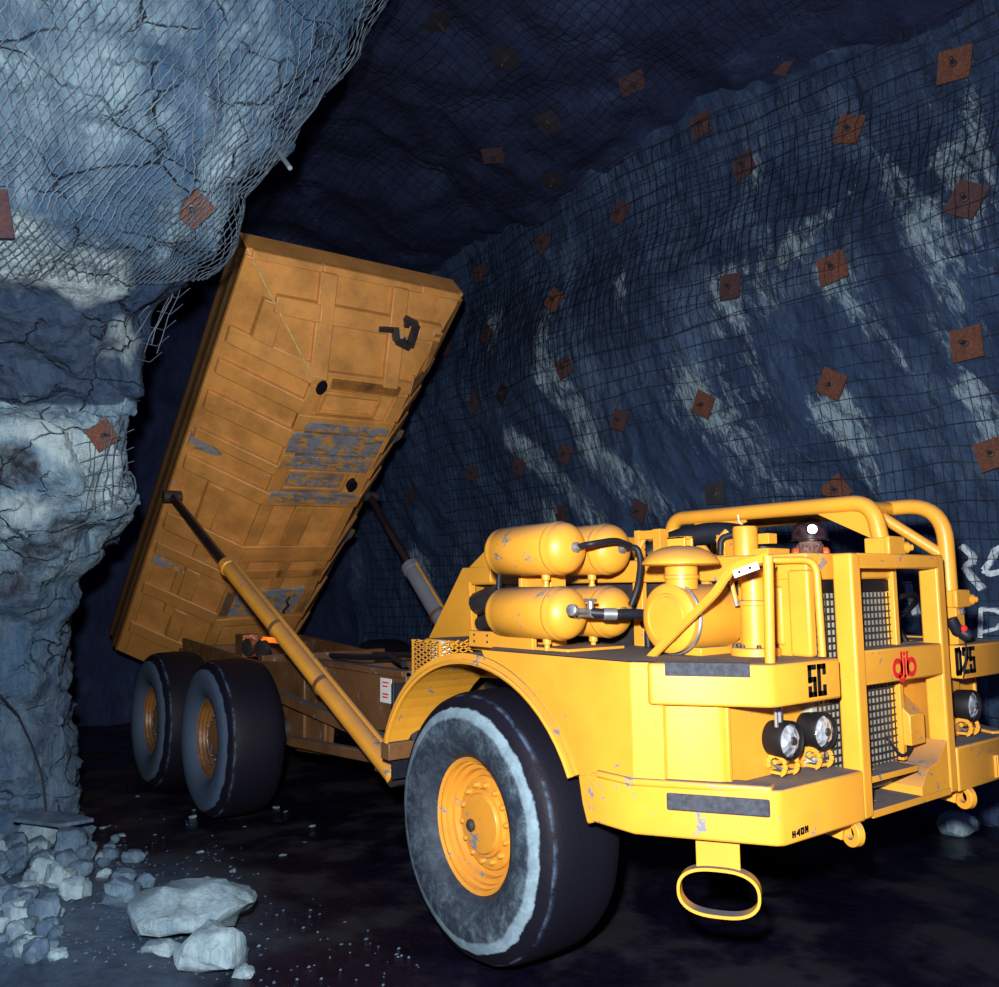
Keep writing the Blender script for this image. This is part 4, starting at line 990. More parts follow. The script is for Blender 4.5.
for (x, y, z) in ((1.60, .405, 2.265), (1.62, 1.08, 1.965)):
    b = MB().box(x - .07, x + .07, y - .07, y + .07, z - .045, z + .055).box(x + .055, x + .085, y - .085, y + .085, z - .045, z + .06); cl = part(b, 'roll_bar_clamp', m_yel_clean, bevel=.008)
    MB().lathe([(.035, 0), (.035, .05), (.02, .055), (.02, .08)], (x + .05, y + .075, z), (.5, 1, 0), 12).build('clamp_bolt', m_yel, cl)
    MB().lathe([(.018, 0), (.018, .03), (.008, .035)], (x + .07, y - .01, z - .05), (0, .3, -1), 10).build('clamp_nut', m_steel, cl)
b = MB().box(1.56, 1.68, 1.03, 1.13, 1.70, 1.93); part(b, 'roll_bar_post', m_yel, bevel=.006)
b = MB().lathe([(.03, 0), (.036, .02), (.036, .07), (.02, .09)], (1.71, .96, 1.80), (.6, .1, -.4), 14).tube([(1.71, .96, 1.80), (1.76, .93, 1.76), (1.79, .89, 1.70), (1.79, .864, 1.60), (1.775, .862, 1.53)], .0045, 6)
b.lathe([(.034, 0), (.034, .08), (.02, .10)], (1.70, .92, 1.86), (.3, .3, -1), 12)
part(b, 'cable_cluster', m_rubber_hose, bevel=0)
b = MB().lathe([(.022, 0), (.022, .012), (.008, .02)], (1.752, .95, 1.80), (1, -.3, 0), 12); part(b, 'red_marker_lamp', m_red, bevel=0)
b = MB().tube([at(738, 515, 1, .34), at(739, 522, 1, .33), at(744, 527, 1, .33), at(745, 533, 1, .33)], .006, 6); part(b, 'tie_cord', m_white, bevel=0)
b = MB().tube([at(713, 529, 1, .35), at(713, 543, 1, .35)], .006, 6); part(b, 'tie_cord', m_white, bevel=0)
# ---- cab well on the truck's left side
b = MB().box(-.10, 1.45, .56, .60, 1.05, 1.98 - .26).box(.0, 1.52, 1.46, 1.50, 1.05, 1.72).box(-.12, -.06, .58, 1.50, 1.05, 2.15).box(1.42, 1.50, .62, 1.50, 1.05, 1.72).box(-.1, 1.5, .58, 1.5, 1.03, 1.08)
part(b, 'cab_well', m_yel, bevel=.008)
b = MB().box(.30, .80, .82, 1.28, 1.10, 1.40).box(.32, .78, .84, 1.26, 1.40, 1.52); part(b, 'seat', m_black, bevel=.03)
b = MB().box(.28, .38, .84, 1.26, 1.48, 2.0); part(b, 'seat_back', m_black, bevel=.03)
b = MB().lathe([(.185, -.014), (.205, -.014), (.205, .014), (.185, .014), (.185, -.014)], (1.27, 1.02, 1.88), (-.6, 0, .8), 28, cap=False).tube([(1.27, 1.02, 1.88), (1.40, 1.02, 1.66)], .02, 8)
for a in (0, 2.1, 4.2): b.tube([(1.27, 1.02, 1.88), V((1.27, 1.02, 1.88)) + (V((0, 1, 0)) * math.cos(a) + V((.8, 0, .6)) * math.sin(a)) * .19], .012, 6)
part(b, 'steering_wheel', m_black, bevel=0)

# ---- headlamps
def lamp(x, y, z, az, zb):
    d = V((math.cos(az), math.sin(az), 0)); o = V((x, y, z))
    b = MB().lathe([(.03, -.17), (.06, -.165), (.078, -.14), (.088, -.09), (.092, -.01), (.086, .0), (.078, -.006), (.076, -.02)], o, d, 32, cap=False)
    h = part(b, 'headlamp', m_letter, bevel=0)
    MB().lathe([(.077, -.02), (.06, -.006), (.03, .006), (.001, .010)], o, d, 32, cap=False).build('lens', m_glass, h)
    MB().lathe([(.022, .006), (.018, .014), (.001, .015)], o, d, 14, cap=False).build('bulb_shield', m_dark, h)
    s_ = MB().tube([o - d * .08 - V((0, 0, .09)), V((x, y, zb + .07)) - d * .07], .014, 8).tube(fillet([o - d * .15, o - d * .2 - V((0, 0, .08)), V((x - .12, y - .02, zb + .05)), V((x - .06, y, zb + .02))], .05), .008, 6)
    s_.build('stem', m_brass, h)
    k = MB(); p = V((x, y, zb)) - d * .06; sd = V((-d.y, d.x, 0))
    for q in (-.045, .045):
        arc = [p + sd * q + d * (.05 * math.cos(a)) + V((0, 0, .045 + .045 * math.sin(a))) for a in [i / 10 * PI * 1.5 - 1.2 for i in range(11)]]
        for i in range(10): k.bar(arc[i], arc[i + 1], .022, .006, upv=sd)
    k.bar(p - sd * .06 + V((0, 0, .012)), p + sd * .06 + V((0, 0, .012)), .06, .014); k.tube([p - sd * .06 + V((0, 0, .06)), p + sd * .06 + V((0, 0, .06))], .012, 8)
    k.build('lamp_bracket', m_yel, h)
for a in ((1.66, -.60, 1.335, -.06, 1.175), (1.67, -.335, 1.350, -.06, 1.175), (1.70, 1.14, 1.345, .02, 1.175)): lamp(*a)
b = MB().tube([(1.62, -.66, 1.55), (1.62, -.66, 1.40)], .010, 8).tube([(1.62, -.63, 1.55), (1.62, -.63, 1.42)], .010, 8); part(b, 'conduit', m_steel, bevel=0)

# ---- tail of the front unit: guarded lamp, hitch, chassis
b = MB(); gx0, gx1, gy0, gy1, gz0, gz1 = -.92, -.58, -1.12, -.86, 1.44, 1.73
above = lambda x, z: z > .82 + .885 * math.sqrt(max(0, 1 - ((x + .12) / 1.03) ** 2))
for i in range(8):
    for j in range(9):
        x = gx0 + (gx1 - gx0) * i / 8; z = gz0 + (gz1 - gz0) * (j + (.5 if i % 2 else 0)) / 9
        w = (gx1 - gx0) / 8; h = (gz1 - gz0) / 18
        for p, q in (((x, z), (x + w, z + h)), ((x, z), (x + w, z - h))):
            if above(p[0], p[1]) and above(q[0], q[1]): b.bar((p[0], gy0, p[1]), (q[0], gy0, q[1]), .008, .008)
for i in range(7):
    for j in range(9):
        y = gy0 + (gy1 - gy0) * i / 7; z = gz0 + (gz1 - gz0) * (j + (.5 if i % 2 else 0)) / 9; w = (gy1 - gy0) / 7; h = (gz1 - gz0) / 18
        for q in (h, -h):
            if above(gx1, z - .03): b.bar((gx1, y, z), (gx1, y + w, z + q), .008, .008)
b.box(gx0, gx1, gy0 - .004, gy0 + .004, gz1 - .015, gz1).box(gx1 - .012, gx1, gy0, gy0 + .012, 1.60, gz1).box(gx0, gx0 + .012, gy0, gy0 + .012, 1.36, gz1)
part(b, 'lamp_guard', m_yel_clean, bevel=0)
b = MB().lathe([(.001, 0), (.075, .005), (.08, .02), (.07, .08), (.03, .10)], (-.73, -1.06, 1.65), (.1, 1, 0), 20); part(b, 'guarded_lamp', m_white, bevel=0)
b = MB().box(-1.3, -.55, -.68, -.42, 1.46, 1.60); part(b, 'rear_deck', m_yel, bevel=.006)
b = MB().box(-1.55, .95, -.22, .75, .66, 1.18).box(-1.75, -1.45, -.55, 1.08, .70, 1.45); part(b, 'front_chassis', m_frame, bevel=.01)
b = MB().tube([(0, -.80, .735), (0, 1.33, .735)], .14, 16).lathe([(.22, -.15), (.28, 0), (.22, .15)], (0, YC, .735), (0, 1, 0), 20); part(b, 'front_axle', m_dark, bevel=0)
b = MB().lathe([(.16, .62), (.16, 1.32)], (-1.80, YC, 0), (0, 0, 1), 24).box(-2.0, -1.6, YC - .3, YC + .3, .66, .78).box(-2.0, -1.6, YC - .3, YC + .3, 1.2, 1.3); part(b, 'articulation_hitch', m_dark, bevel=0)
b = MB().box(-1.15, -1.12, -1.15, -.8, .78, 1.42); part(b, 'mud_flap', m_rubber_hose, bevel=.004)

# ---- rear chassis
CY0, CY1 = -.55, 1.08
b = MB()
for y in (CY0, CY1 - .05):
    b.prism([(-1.95, 1.40), (-1.95, .98), (-2.3, .90), (-3.3, .84), (-3.35, .55), (-4.0, .50), (-7.55, .80), (-7.75, 1.45), (-5.2, 1.30), (-3.6, 1.38)], 'y', y, y + .05)
b.box(-7.6, -1.95, CY0 + .05, CY1 - .05, .95, 1.15)
for x in (-2.1, -3.4, -5.2, -7.4): b.box(x, x + .12, CY0 + .05, CY1 - .05, .85, 1.36)
b.box(-3.7, -1.95, CY0 - .04, CY0 + .08, 1.36, 1.41).box(-3.7, -1.95, CY1 - .08, CY1 + .04, 1.36, 1.41)
b.box(-3.42, -3.36, CY0 - .03, CY0, .6, 1.38).box(-3.9, -3.82, CY0 - .03, CY0, .6, 1.36)
part(b, 'rear_chassis', m_frame, bevel=.006)
b = MB().box(-2.36, -2.18, CY0 - .006, CY0, 1.13, 1.33); sg = part(b, 'notice_plate', m_white, bevel=0)
b = MB()
for i, z in enumerate((1.295, 1.265, 1.20, 1.175)): b.box(-2.32, -2.22 - .015 * (i % 2), CY0 - .008, CY0 - .006, z - .006, z + .006)
b.build('notice_text', m_red, sg)
b = MB()
for x in (-2.5, -2.9, -3.2): b.lathe([(.02, 0), (.02, .03), (.01, .035)], (x, CY0 - .0, 1.375), (0, -1, 0), 8)
part(b, 'chassis_bolt', m_yel, bevel=0)
b = MB().tube([(-2.4, -.30, 1.42), (-2.8, -.2, 1.46), (-3.3, -.25, 1.43), (-3.8, -.3, 1.42)], .03, 8).tube([(-2.1, -.1, 1.42), (-2.6, 0, 1.47), (-3.4, -.05, 1.44)], .025, 8); part(b, 'hydraulic_hose', m_rubber_hose, bevel=0)
b = MB().bar((-1.9, -.62, .82), (-4.2, -.66, 1.02), .08, .10).bar((-2.2, -.62, .70), (-3.9, -.66, .62), .07, .09); part(b, 'drag_link', m_frame, bevel=.006)
b = MB().box(-6.3, -4.2, -.74, -.60, .54, .80).box(-6.3, -4.2, 1.13, 1.27, .54, .80); part(b, 'walking_beam', m_frame, bevel=.02)
b = MB().tube([(-4.33, -.85, .67), (-4.33, 1.35, .67)], .13, 14); part(b, 'rear_axle', m_dark, bevel=0)
part(MB().tube([(-6.15, -.85, .65), (-6.15, 1.35, .65)], .13, 14), 'rear_axle', m_dark, bevel=0)
b = MB().box(-6.05, -5.80, -.45, -.25, 1.30, 1.56); part(b, 'valve_block', m_frame, bevel=.01)
for x_ in (-5.72, -5.32): part(MB().lathe([(.10, 0), (.10, .06), (.05, .07)], (x_, -.38, 1.42), (.3, -1, 0), 18), 'relay_valve', m_dark, bevel=0)
b = MB().box(-5.74, -5.24, -.24, -.21, 1.47, 1.53); part(b, 'amber_lamp', m_amber, bevel=.01)

# ---- tipped dump body, in its own axes: s from the front lip down, y across, n outwards through the floor
ta = math.radians(42); uu = V((math.cos(ta), 0, math.sin(ta))); n0 = V((math.sin(ta), 0, -math.cos(ta))); rl = math.radians(2.2)
yv = V((0, 1, 0)) * math.cos(rl) - n0 * math.sin(rl); nv = n0 * math.cos(rl) + V((0, 1, 0)) * math.sin(rl)
OB = V((-4.085, .2, 5.54))
def B(s, y, n): return OB - uu * s + yv * y + nv * n
HW, FL, FR, HN, S1, S2 = 1.35, -.50, .75, .65, 1.0, 6.3
body = MB()
def skin(s, y):
    """height of the underside at (s, y)"""
    k = min(1, s / S1); l = -HW + (FL + HW) * k; r_ = HW - (HW - FR) * k
    side_l = HN * (y + HW) / (FL + HW); side_r = HN * (HW - y) / (HW - FR)
    return max(0, min(HN * s / S1, side_l, side_r, HN))
outl = [(-HW, -.32), (-HW, 0), (FL, HN), (FR, HN), (HW, 0), (HW, -.32)]
vs = [B(0, -HW, -.32), B(0, -HW, 0), B(0, HW, 0), B(0, HW, -.32), B(S1, FL, HN), B(S1, FR, HN)]
vs += [B(S2, y, n) for y, n in outl] + [B(S2, -HW + .05, -.32), B(S2, HW - .05, -.32), B(.05, HW - .05, -.32), B(.05, -HW + .05, -.32)]
# inner skin
vs += [B(S2, -HW + .05, .0), B(S2, FL, HN - .05), B(S2, FR, HN - .05), B(S2, HW - .05, 0), B(.06, -HW + .05, 0), B(S1, FL, HN - .05), B(S1, FR, HN - .05), B(.06, HW - .05, 0)]
fs = [(0, 1, 2, 3), (1, 4, 5, 2), (1, 7, 8, 4), (4, 8, 9, 5), (5, 9, 10, 2), (0, 6, 7, 1), (3, 2, 10, 11), (0, 15, 12, 6), (3, 11, 13, 14), (0, 3, 14, 15),
      (15, 20, 16, 12), (20, 21, 17, 16), (21, 22, 18, 17), (22, 23, 19, 18), (23, 14, 13, 19), (20, 23, 22, 21), (15, 14, 23, 20),
      (6, 12, 16, 7), (7, 16, 17, 8), (8, 17, 18, 9), (9, 18, 19, 10), (10, 19, 13, 11)]
body.add(vs, fs)
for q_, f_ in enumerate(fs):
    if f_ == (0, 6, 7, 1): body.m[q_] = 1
m_side_shade = paint('shaded_side_paint', (.085, .046, .018), dust=.3, wear=.66, grime=.9, wear_col=(.05, .06, .08))  # dark side wall and rails: their shade is put into the paint colour
db = part(body, 'dump_body', [m_body, m_side_shade], bevel=.008)
def strip(path, w, h=.045, name='rib', par=None):
    """raised steel strip lying on the underside along [(s, y)...]; w = width along the surface"""
    b = MB()
    for (s0, y0), (s1, y1) in zip(path[:-1], path[1:]):
        n_ = max(1, int(max(abs(s1 - s0), abs(y1 - y0)) / .25))
        d = V((s1 - s0, y1 - y0)).normalized(); q = V((-d.y, d.x)) * (w / 2)
        # break the strip at the chines so that it follows the folded plate
        A = [(s0, y0)] + [(s1, y1)]
        ks = sorted({0, 1} | {((c - y0) / (y1 - y0)) for c in (FL, FR) if abs(y1 - y0) > 1e-6 and 0 < (c - y0) / (y1 - y0) < 1})
        for k0, k1 in zip(ks[:-1], ks[1:]):
            a = V((s0, y0)).lerp(V((s1, y1)), k0); c = V((s0, y0)).lerp(V((s1, y1)), k1)
            quad = [a + q, a - q, c - q, c + q]
            b.loft([B(p.x, p.y, skin(p.x, min(max(p.y, -HW), HW)) + h) for p in quad], [B(p.x, p.y, skin(p.x, min(max(p.y, -HW), HW)) - .03) for p in quad])
    return b
def rib(path, w, h=.045, name='rib'): strip(path, w, h).build(name, m_body, db, bevel=.012)
E_ = 1.30
RH = .075
def band(s0, s1, y0, y1, h=RH, name='rib'): rib([((s0 + s1) / 2, y0), ((s0 + s1) / 2, y1)], s1 - s0, h, name)
# cross ribs on the sloping sides
for s0, s1 in ((.87, 1.07), (1.29, 1.48), (1.72, 1.97), (2.25, 2.40), (2.66, 2.87)):
    band(s0, s1, -E_, FL); band(s0, s1, FR, E_)
for s0, s1 in ((3.58, 3.86), (4.10, 4.28), (4.82, 5.02), (5.6, 5.8)):
    band(s0, s1, -E_, FL); band(s0, s1, FR, E_)
band(2.90, 3.55, -1.03, -.87)
band(4.30, 4.80, -.95, -.80); band(5.05, 5.6, -.92, -.78)
# ribs and ledges over the floor
for s0, s1, h in ((.93, 1.12, .06), (1.50, 1.72, .06), (2.68, 2.88, .06), (3.58, 3.86, .06), (4.02, 4.18, .05), (4.95, 5.1, .06), (5.6, 5.8, .05)): band(s0, s1, FL, FR, h)
rib([(2.90, .08), (3.57, .08)], .24, .055)
for y in (FL + .08, FR - .08): rib([(1.0, y), (S2 - .05, y)], .16, .050, 'chine_strip')
for y in (-HW + .05, HW - .05): rib([(.06, y), (S2 - .05, y)], .10, .045, 'edge_strip')
# front ramp frames
rib([(.035, -HW + .06), (.035, HW - .06)], .07, .04, 'edge_strip')
for y in (-.44, .46): rib([(.05, y), (1.0, y)], .20, RH, 'ramp_rib')
rib([(.415, -1.00), (.415, 1.07)], .17, RH - .004, 'ramp_rib')
rib([(.40, -1.01), (.88, -1.01)], .20, RH, 'ramp_rib'); rib([(.40, 1.03), (.88, 1.03)], .14, RH, 'ramp_rib')
# inset frames
for (s0, s1, y0, y1) in ((1.17, 1.48, -.28, .42), (2.32, 2.64, -.33, .45)):
    band(s0, s0 + .05, y0, y1, .035, 'inset_frame'); band(s1 - .05, s1, y0, y1, .035, 'inset_frame')
    for y in (y0, y1): rib([(s0, y), (s1, y)], .05, .035, 'inset_frame')
b = MB(); pts = [(.08, -HW + .07 + .02), (S1 - .05, FL)]
P = [B(0.10, -1.27, skin(.10, -1.27) + .012), B(S1, FL, HN + .02)]
b.tube(P, .012, 6); b.build('weld_seam', plain('bare_weld', (.60, .42, .14), .4), db)
# long frames on the tail half of the left slope
for s0, s1, yy_ in ((2.86, 3.62, -.93), (3.62, 4.40, -.86), (4.4, 5.22, -.95)): rib([(s0, yy_), (s1, yy_)], .13)
for s0, s1 in ((3.62, 4.40),): rib([(s0, .15), (s1, .15)], .14, .05)
# worn plate patches of bare blue-grey steel and drain holes
m_grease = paint('greasy_paint', (.42, .18, .04), dust=0, grime=1.0, wear=.8)
m_bare = paint('bare_worn_steel', (.24, .27, .32), dust=0, wear=.50, grime=.35, wear_col=(.52, .27, .07))
def patch(s0, s1, y0, y1, h, name, m, par=None):
    b = MB(); q = [(s0, y0), (s0, y1), (s1, y1), (s1, y0)]
    b.loft([B(s, y, HN + h) for s, y in q], [B(s, y, HN - .01) for s, y in q]); return b.build(name, m, db, bevel=.006)
patch(1.75, 2.04, FL + .02, FR - .05, .062, 'wear_plate', m_bare); patch(2.09, 2.29, FL + .02, FR - .07, .058, 'wear_plate', m_bare)
patch(2.66, 2.82, FL + .05, FR - .05, .066, 'wear_plate', m_bare); patch(1.58, 1.70, FL + .12, FR - .04, .066, 'wear_plate', m_bare)
patch(2.375, 2.585, -.29, .41, .02, 'wear_plate', m_bare); patch(4.42, 4.90, FL + .02, FR - .02, .05, 'wear_plate', m_bare)
for (s, y, rr) in ((1.10, -.37, .075), (2.52, .57, .075)):
    b = MB(); n_ = 20; ring = [(s + rr * 1.2 * math.cos(2 * PI * k / n_), y + rr * .8 * math.sin(2 * PI * k / n_)) for k in range(n_)]
    b.loft([B(p, q, HN + .072) for p, q in ring], [B(p, q, HN) for p, q in ring]); b.build('drain_hole', m_black, db)
patch(.985, 1.10, -.27, .60, .0645, 'grease_stain', m_grease)
b = MB().tube([B(4.55, .42, HN + .07), B(4.60, .38, HN + .09), B(4.70, .44, HN + .09), B(4.80, .40, HN + .09), B(4.86, .43, HN + .07)], .02, 6); b.build('hose_end', m_dark, db)
# tow shackle on the ramp
b = MB(); sh = [(.30, .52), (.34, .68), (.56, .62), (.52, .44), (.40, .40)]
pth = [B(s, y, skin(s, y) + .12) for s, y in sh]
for k in range(len(pth) - 1): b.bar(pth[k], pth[k + 1], .07, .07, upv=nv)
b.bar(B(.46, .22, skin(.46, .22) + .07), B(.43, .46, skin(.43, .46) + .10), .05, .05, upv=nv)
for q in ((.36, .56), (.54, .56)): b.bar(B(*q, skin(*q)), B(*q, skin(*q) + .13), .06, .06, upv=uu)
b.build('tow_shackle', m_dark, db)
# lifting lugs on the edges
for (s, y, sg) in ((2.45, -HW + .05, 1), (4.38, -HW + .08, 1), (2.15, HW - .02, -1), (4.0, HW - .02, -1)):
    b = MB(); q = [(s - .12, y - .02 * sg), (s + .10, y - .02 * sg), (s + .05, y + .26 * sg), (s - .0, y + .30 * sg)]
    if sg < 0: q = [(s - .12, y - .05), (s + .12, y - .05), (s + .06, y + .10), (s - .06, y + .10)]
    f = lambda p, h: B(p[0], p[1], skin(p[0], min(p[1], HW)) + h)
    b.loft([f(p, .055) for p in q], [f(p, .02) for p in q]); lg = b.build('lifting_lug', m_bare, db)
# side rail strips on the visible wall
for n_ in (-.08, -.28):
    b = MB(); b.bar(B(.05, -HW - .015, n_), B(S2, -HW - .015, n_), .05, .05, upv=nv); b.build('side_rail', m_side_shade, db, bevel=.008)
for y in (-.6, 1.0):
    b = MB(); q = B(5.6, y, HN); b.bar(q, q + V((-.25, 0, -.75)), .12, .35, upv=(0, 1, 0)); b.build('hinge_arm', m_frame, db)
# hoist rams
m_ram_grey = paint('dusty_grey_ram_paint', (.17, .20, .24), dust=.2, wear=.66)
for sgn, yb, yt in ((-1, -.98, -1.22), (1, 1.52, 1.62)):
    base = V((-1.36, -.98, .74)) if sgn < 0 else V((-3.40, 1.40, .80)); top = V((-6.14, -1.2, 3.17)) if sgn < 0 else V((-6.06, 1.35, 3.30))
    d = (top - base); L = d.length; d.normalize()
    bl = L * (.655 if sgn < 0 else .62); rb = .078 if sgn < 0 else .11
    cyl = part(MB().lathe([(.05, 0), (rb, .02), (rb, bl - .10), (rb + .012, bl - .09), (rb + .012, bl), (.05, bl)], base, d, 22), 'hoist_ram', m_yel if sgn < 0 else m_ram_grey, bevel=0, ang=30)
    MB().lathe([(.047, bl - .02), (.047, L)], base, d, 16).build('ram_rod', m_chrome_rod, cyl)
    sd = d.cross(V((0, 1, 0))); sd = sd if sd.z > 0 else -sd
    MB().tube([base + d * .25 + sd * .11, base + d * (bl - .06) + sd * .11, base + d * (bl - .03) + sd * .07], .018, 8).build('oil_pipe', m_yel, cyl)
    for k in (.35, .62): MB().lathe([(rb, -.02), (rb + .012, -.02), (rb + .012, .02), (rb, .02)], base + d * bl * k, d, 20, cap=False).build('pipe_clamp', m_frame, cyl)
    MB().tube([top - V((0, .10, 0)), top + V((0, .10, 0))], .07, 12).build('rod_eye', m_dark, cyl)
    MB().tube([base - V((0, .05, 0)), base + V((0, .15, 0))], .07, 12).build('base_eye', m_dark, cyl)
    if sgn < 0: cyl['label'] = 'near yellow hoist ram across the front of the raised body'
b = MB().box(-1.8, -1.5, -.92, 1.46, .70, .90); part(b, 'ram_cross_beam', m_frame, bevel=.01)

# ------------------------------------------------------------------ driver (body one continuous mesh, helmet etc. as children)
def driver():
    root_loc = V((.60, 1.035, 1.515))
    sc = [('pelvis', (0, 0, .06), .14), ('waist', (.02, 0, .22), .125), ('chest', (.06, 0, .42), .15), ('neckbase', (.08, 0, .56), .075), ('neck', (.10, 0, .66), .058)]
    vs = [V(p) for _, p, _ in sc]; rs = [r for _, _, r in sc]; es = [(0, 1), (1, 2), (2, 3), (3, 4)]
    def ch(start, pts):
        k = start
        for p, r in pts: vs.append(V(p)); rs.append(r); es.append((k, len(vs) - 1)); k = len(vs) - 1
        return k
    for s in (-1, 1):
        ch(0, [((.10, .10 * s, .05), .09), ((.45, .13 * s, .07), .075), ((.52, .13 * s, -.10), .06), ((.55, .13 * s, -.30), .05), ((.66, .13 * s, -.33), .042)])
        k = ch(2, [((.06, .17 * s, .50), .07), ((.20, .24 * s, .30), .05), ((.46, .19 * s, .30), .038), ((.56, .17 * s, .32), .036)])
        hand = k
        for f in range(4):
            z = .345 - .022 * f; L = (.035, .04, .038, .03)[f]
            ch(hand, [((.60, .17 * s + .01 * s, z), .013), ((.60 + L, .175 * s, z + .004), .010), ((.60 + L + .006, .15 * s, z + .004), .009)])
        ch(hand, [((.585, .14 * s, .36), .013), ((.62, .125 * s, .375), .011)])
    me = bpy.data.meshes.new('sk'); me.from_pydata(vs, es, []); o = bpy.data.objects.new('sk', me); C.objects.link(o)
    o.modifiers.new('skin', 'SKIN')
    for i, r in enumerate(rs): me.skin_vertices[0].data[i].radius = (r, r)
    me.skin_vertices[0].data[0].use_root = True
    sub = o.modifiers.new('s', 'SUBSURF'); sub.levels = 2
    dg = bpy.context.evaluated_depsgraph_get(); dg.update()
    bm = bmesh.new(); bm.from_mesh(o.evaluated_get(dg).to_mesh()); bpy.data.objects.remove(o)
    # head: turned towards the camera
    yaw = Matrix.Rotation(math.radians(-50), 3, 'Z'); HC = V((.13, 0, .80))
    hb = bmesh.new(); bmesh.ops.create_uvsphere(hb, u_segments=64, v_segments=48, radius=1)
    for v in hb.verts:
        p = v.co.copy(); x, y, z = p
        w = .078 * (1 - .18 * max(0, -z) ** 1.5); q = V((x * .098, y * w, z * .118))
        g = lambda cx, cz, s: math.exp(-((y - cx) ** 2 + (z - cz) ** 2) / s)
        if x > 0:
            q.x += .026 * math.exp(-(y / .16) ** 2) * math.exp(-((z + .18) / .20) ** 2) + .010 * math.exp(-(y / .12) ** 2) * math.exp(-((z - .08) / .2) ** 2)
            for s in (-1, 1): q.x -= .014 * g(.38 * s, .06, .028); q.x += .007 * g(.38 * s, .25, .03); q.x += .006 * g(.5 * s, -.2, .05)
            q.x += .008 * math.exp(-(y / .28) ** 2) * math.exp(-((z + .50) / .09) ** 2) - .004 * math.exp(-(y / .30) ** 2) * math.exp(-((z + .54) / .02) ** 2) + .012 * math.exp(-(y / .3) ** 2) * math.exp(-((z + .88) / .15) ** 2)
        else: q.x *= 1.05
        v.co = yaw @ q + HC
    for s in (-1, 1):
        r_ = bmesh.ops.create_uvsphere(hb, u_segments=16, v_segments=10, radius=1)
        for v in r_['verts']: v.co = yaw @ (V((v.co.x * .018, v.co.y * .010, v.co.z * .032)) + V((-.01, .080 * s, -.005))) + HC
    tmp = bpy.data.meshes.new('h'); hb.to_mesh(tmp); bm.from_mesh(tmp); hb.free()
    me = bpy.data.meshes.new('person'); bm.to_mesh(me); bm.free()
    o = bpy.data.objects.new('person', me); C.objects.link(o)
    rm = o.modifiers.new('r', 'REMESH'); rm.mode = 'VOXEL'; rm.voxel_size = .0058
    sm = o.modifiers.new('sm', 'SMOOTH'); sm.iterations = 2; sm.factor = .4
    dg = bpy.context.evaluated_depsgraph_get(); dg.update()
    me2 = bpy.data.meshes.new_from_object(o.evaluated_get(dg)); o.modifiers.clear(); o.data = me2; me2.name = 'person'
    me2.materials.clear(); me2.materials.append(m_overall); me2.materials.append(m_skin)
    for p in me2.polygons:
        c = p.center; p.use_smooth = True
        p.material_index = 1 if (c.z > .63 or (c.x > .50 and c.z > .25 and abs(c.y) > .08)) else 0
    o.location = root_loc
    tag(o, 'person in a dark helmet with a lit cap lamp, driving, only the upper face showing', 'person')
    def kid(b, name, m, bevel=0): 
        for i, v in enumerate(b.v): b.v[i] = tuple(yaw @ V(v) + HC)
        return b.build(name, m, o, bevel=bevel)
    HC.z += .020
    b = MB(); pr = [(1.0, .0), (1.02, .02)]
    b.lathe([(.118, .030), (.124, .034), (.122, .06), (.115, .095), (.098, .13), (.07, .155), (.035, .168), (.001, .172)], (0, 0, 0), (0, 0, 1), 36, cap=False)
    for i, v in enumerate(b.v): b.v[i] = (v[0] * 1.10, v[1] * .96, v[2])
    brim = MB(); A = []
    n_ = 36
    vs_ = []
    for k in range(n_):
        a = 2 * PI * k / n_; ex = .018 + .030 * max(0, math.cos(a)) ** 2
        vs_ += [(.122 * 1.1 * math.cos(a), .122 * .96 * math.sin(a), .036), ((.122 * 1.1 + ex) * math.cos(a), (.122 * .96 + ex * .7) * math.sin(a), .026), ((.122 * 1.1 + ex) * math.cos(a), (.122 * .96 + ex * .7) * math.sin(a), .020), (.118 * 1.1 * math.cos(a), .118 * .96 * math.sin(a), .028)]
    fs_ = []
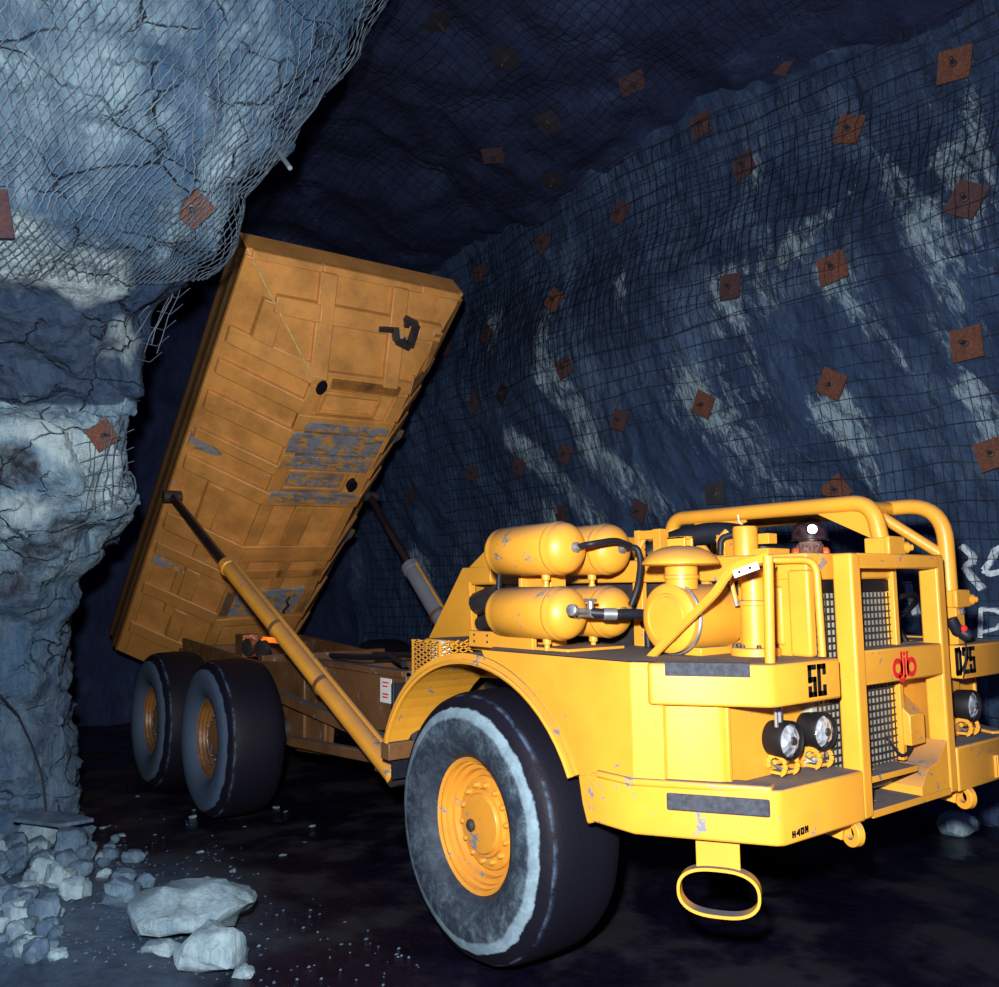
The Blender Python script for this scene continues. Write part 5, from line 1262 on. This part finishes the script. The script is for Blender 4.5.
    for k in range(n_):
        j = (k + 1) % n_
        for q in range(4): fs_.append((k * 4 + q, k * 4 + (q + 1) % 4, j * 4 + (q + 1) % 4, j * 4 + q))
    b.add(vs_, fs_)
    b.tube([(-.1, 0, .15), (0, 0, .176), (.08, 0, .155)], .012, 6)
    kid(b, 'helmet', m_helmet)
    kid(MB().lathe([(.034, 0), (.036, .03), (.034, .045), (.030, .045)], (.112, 0, .092), (1, 0, .08), 24), 'lamp_housing', m_black)
    lens = kid(MB().lathe([(.031, 0), (.028, .006), (.001, .008)], (.157, 0, .096), (1, 0, .08), 24), 'cap_lamp', m_lamp)
    HC.z -= .020
    for s in (-1, 1):
        kid(MB().lathe([(.001, -.0), (.034, .0), (.038, .012), (.036, .03), (.024, .042), (.001, .045)], (.0, .080 * s, -.036), (0, s, 0), 20, cap=False), 'earmuff', m_orange)
        kid(MB().lathe([(.001, 0), (.009, .001), (.012, .006), (.009, .012), (.001, .014)], (.070, .030 * s, .006), (1, 0, 0), 14, cap=False), 'eye', m_eye)
    return o, lens
person, lens = driver()

# ------------------------------------------------------------------ light
def light(name, kind, loc, energy, col=(1, 1, 1), **k):
    l = bpy.data.lights.new(name, kind); l.energy = energy; l.color = col
    for a, v in k.items(): setattr(l, a, v)
    o = bpy.data.objects.new(name, l); C.objects.link(o); o.location = loc; return o
rgt = V((right.x, right.y, 0)).normalized()
light('flash', 'POINT', CAM - rgt * .15 + V((0, 0, .40)), 2650, (1, .98, .95), shadow_soft_size=.08)
light('amber_glow', 'POINT', (-5.5, -.34, 1.60), 3, (1, .25, .04), shadow_soft_size=.04)
w = bpy.data.worlds.new('world'); bpy.context.scene.world = w; w.use_nodes = True
w.node_tree.nodes['Background'].inputs['Color'].default_value = (.045, .022, .30, 1); w.node_tree.nodes['Background'].inputs['Strength'].default_value = .45
vs_ = bpy.context.scene.view_settings
vs_.view_transform = 'Standard'; vs_.look = 'None'; vs_.exposure = 0; vs_.gamma = 1; vs_.use_curve_mapping = False
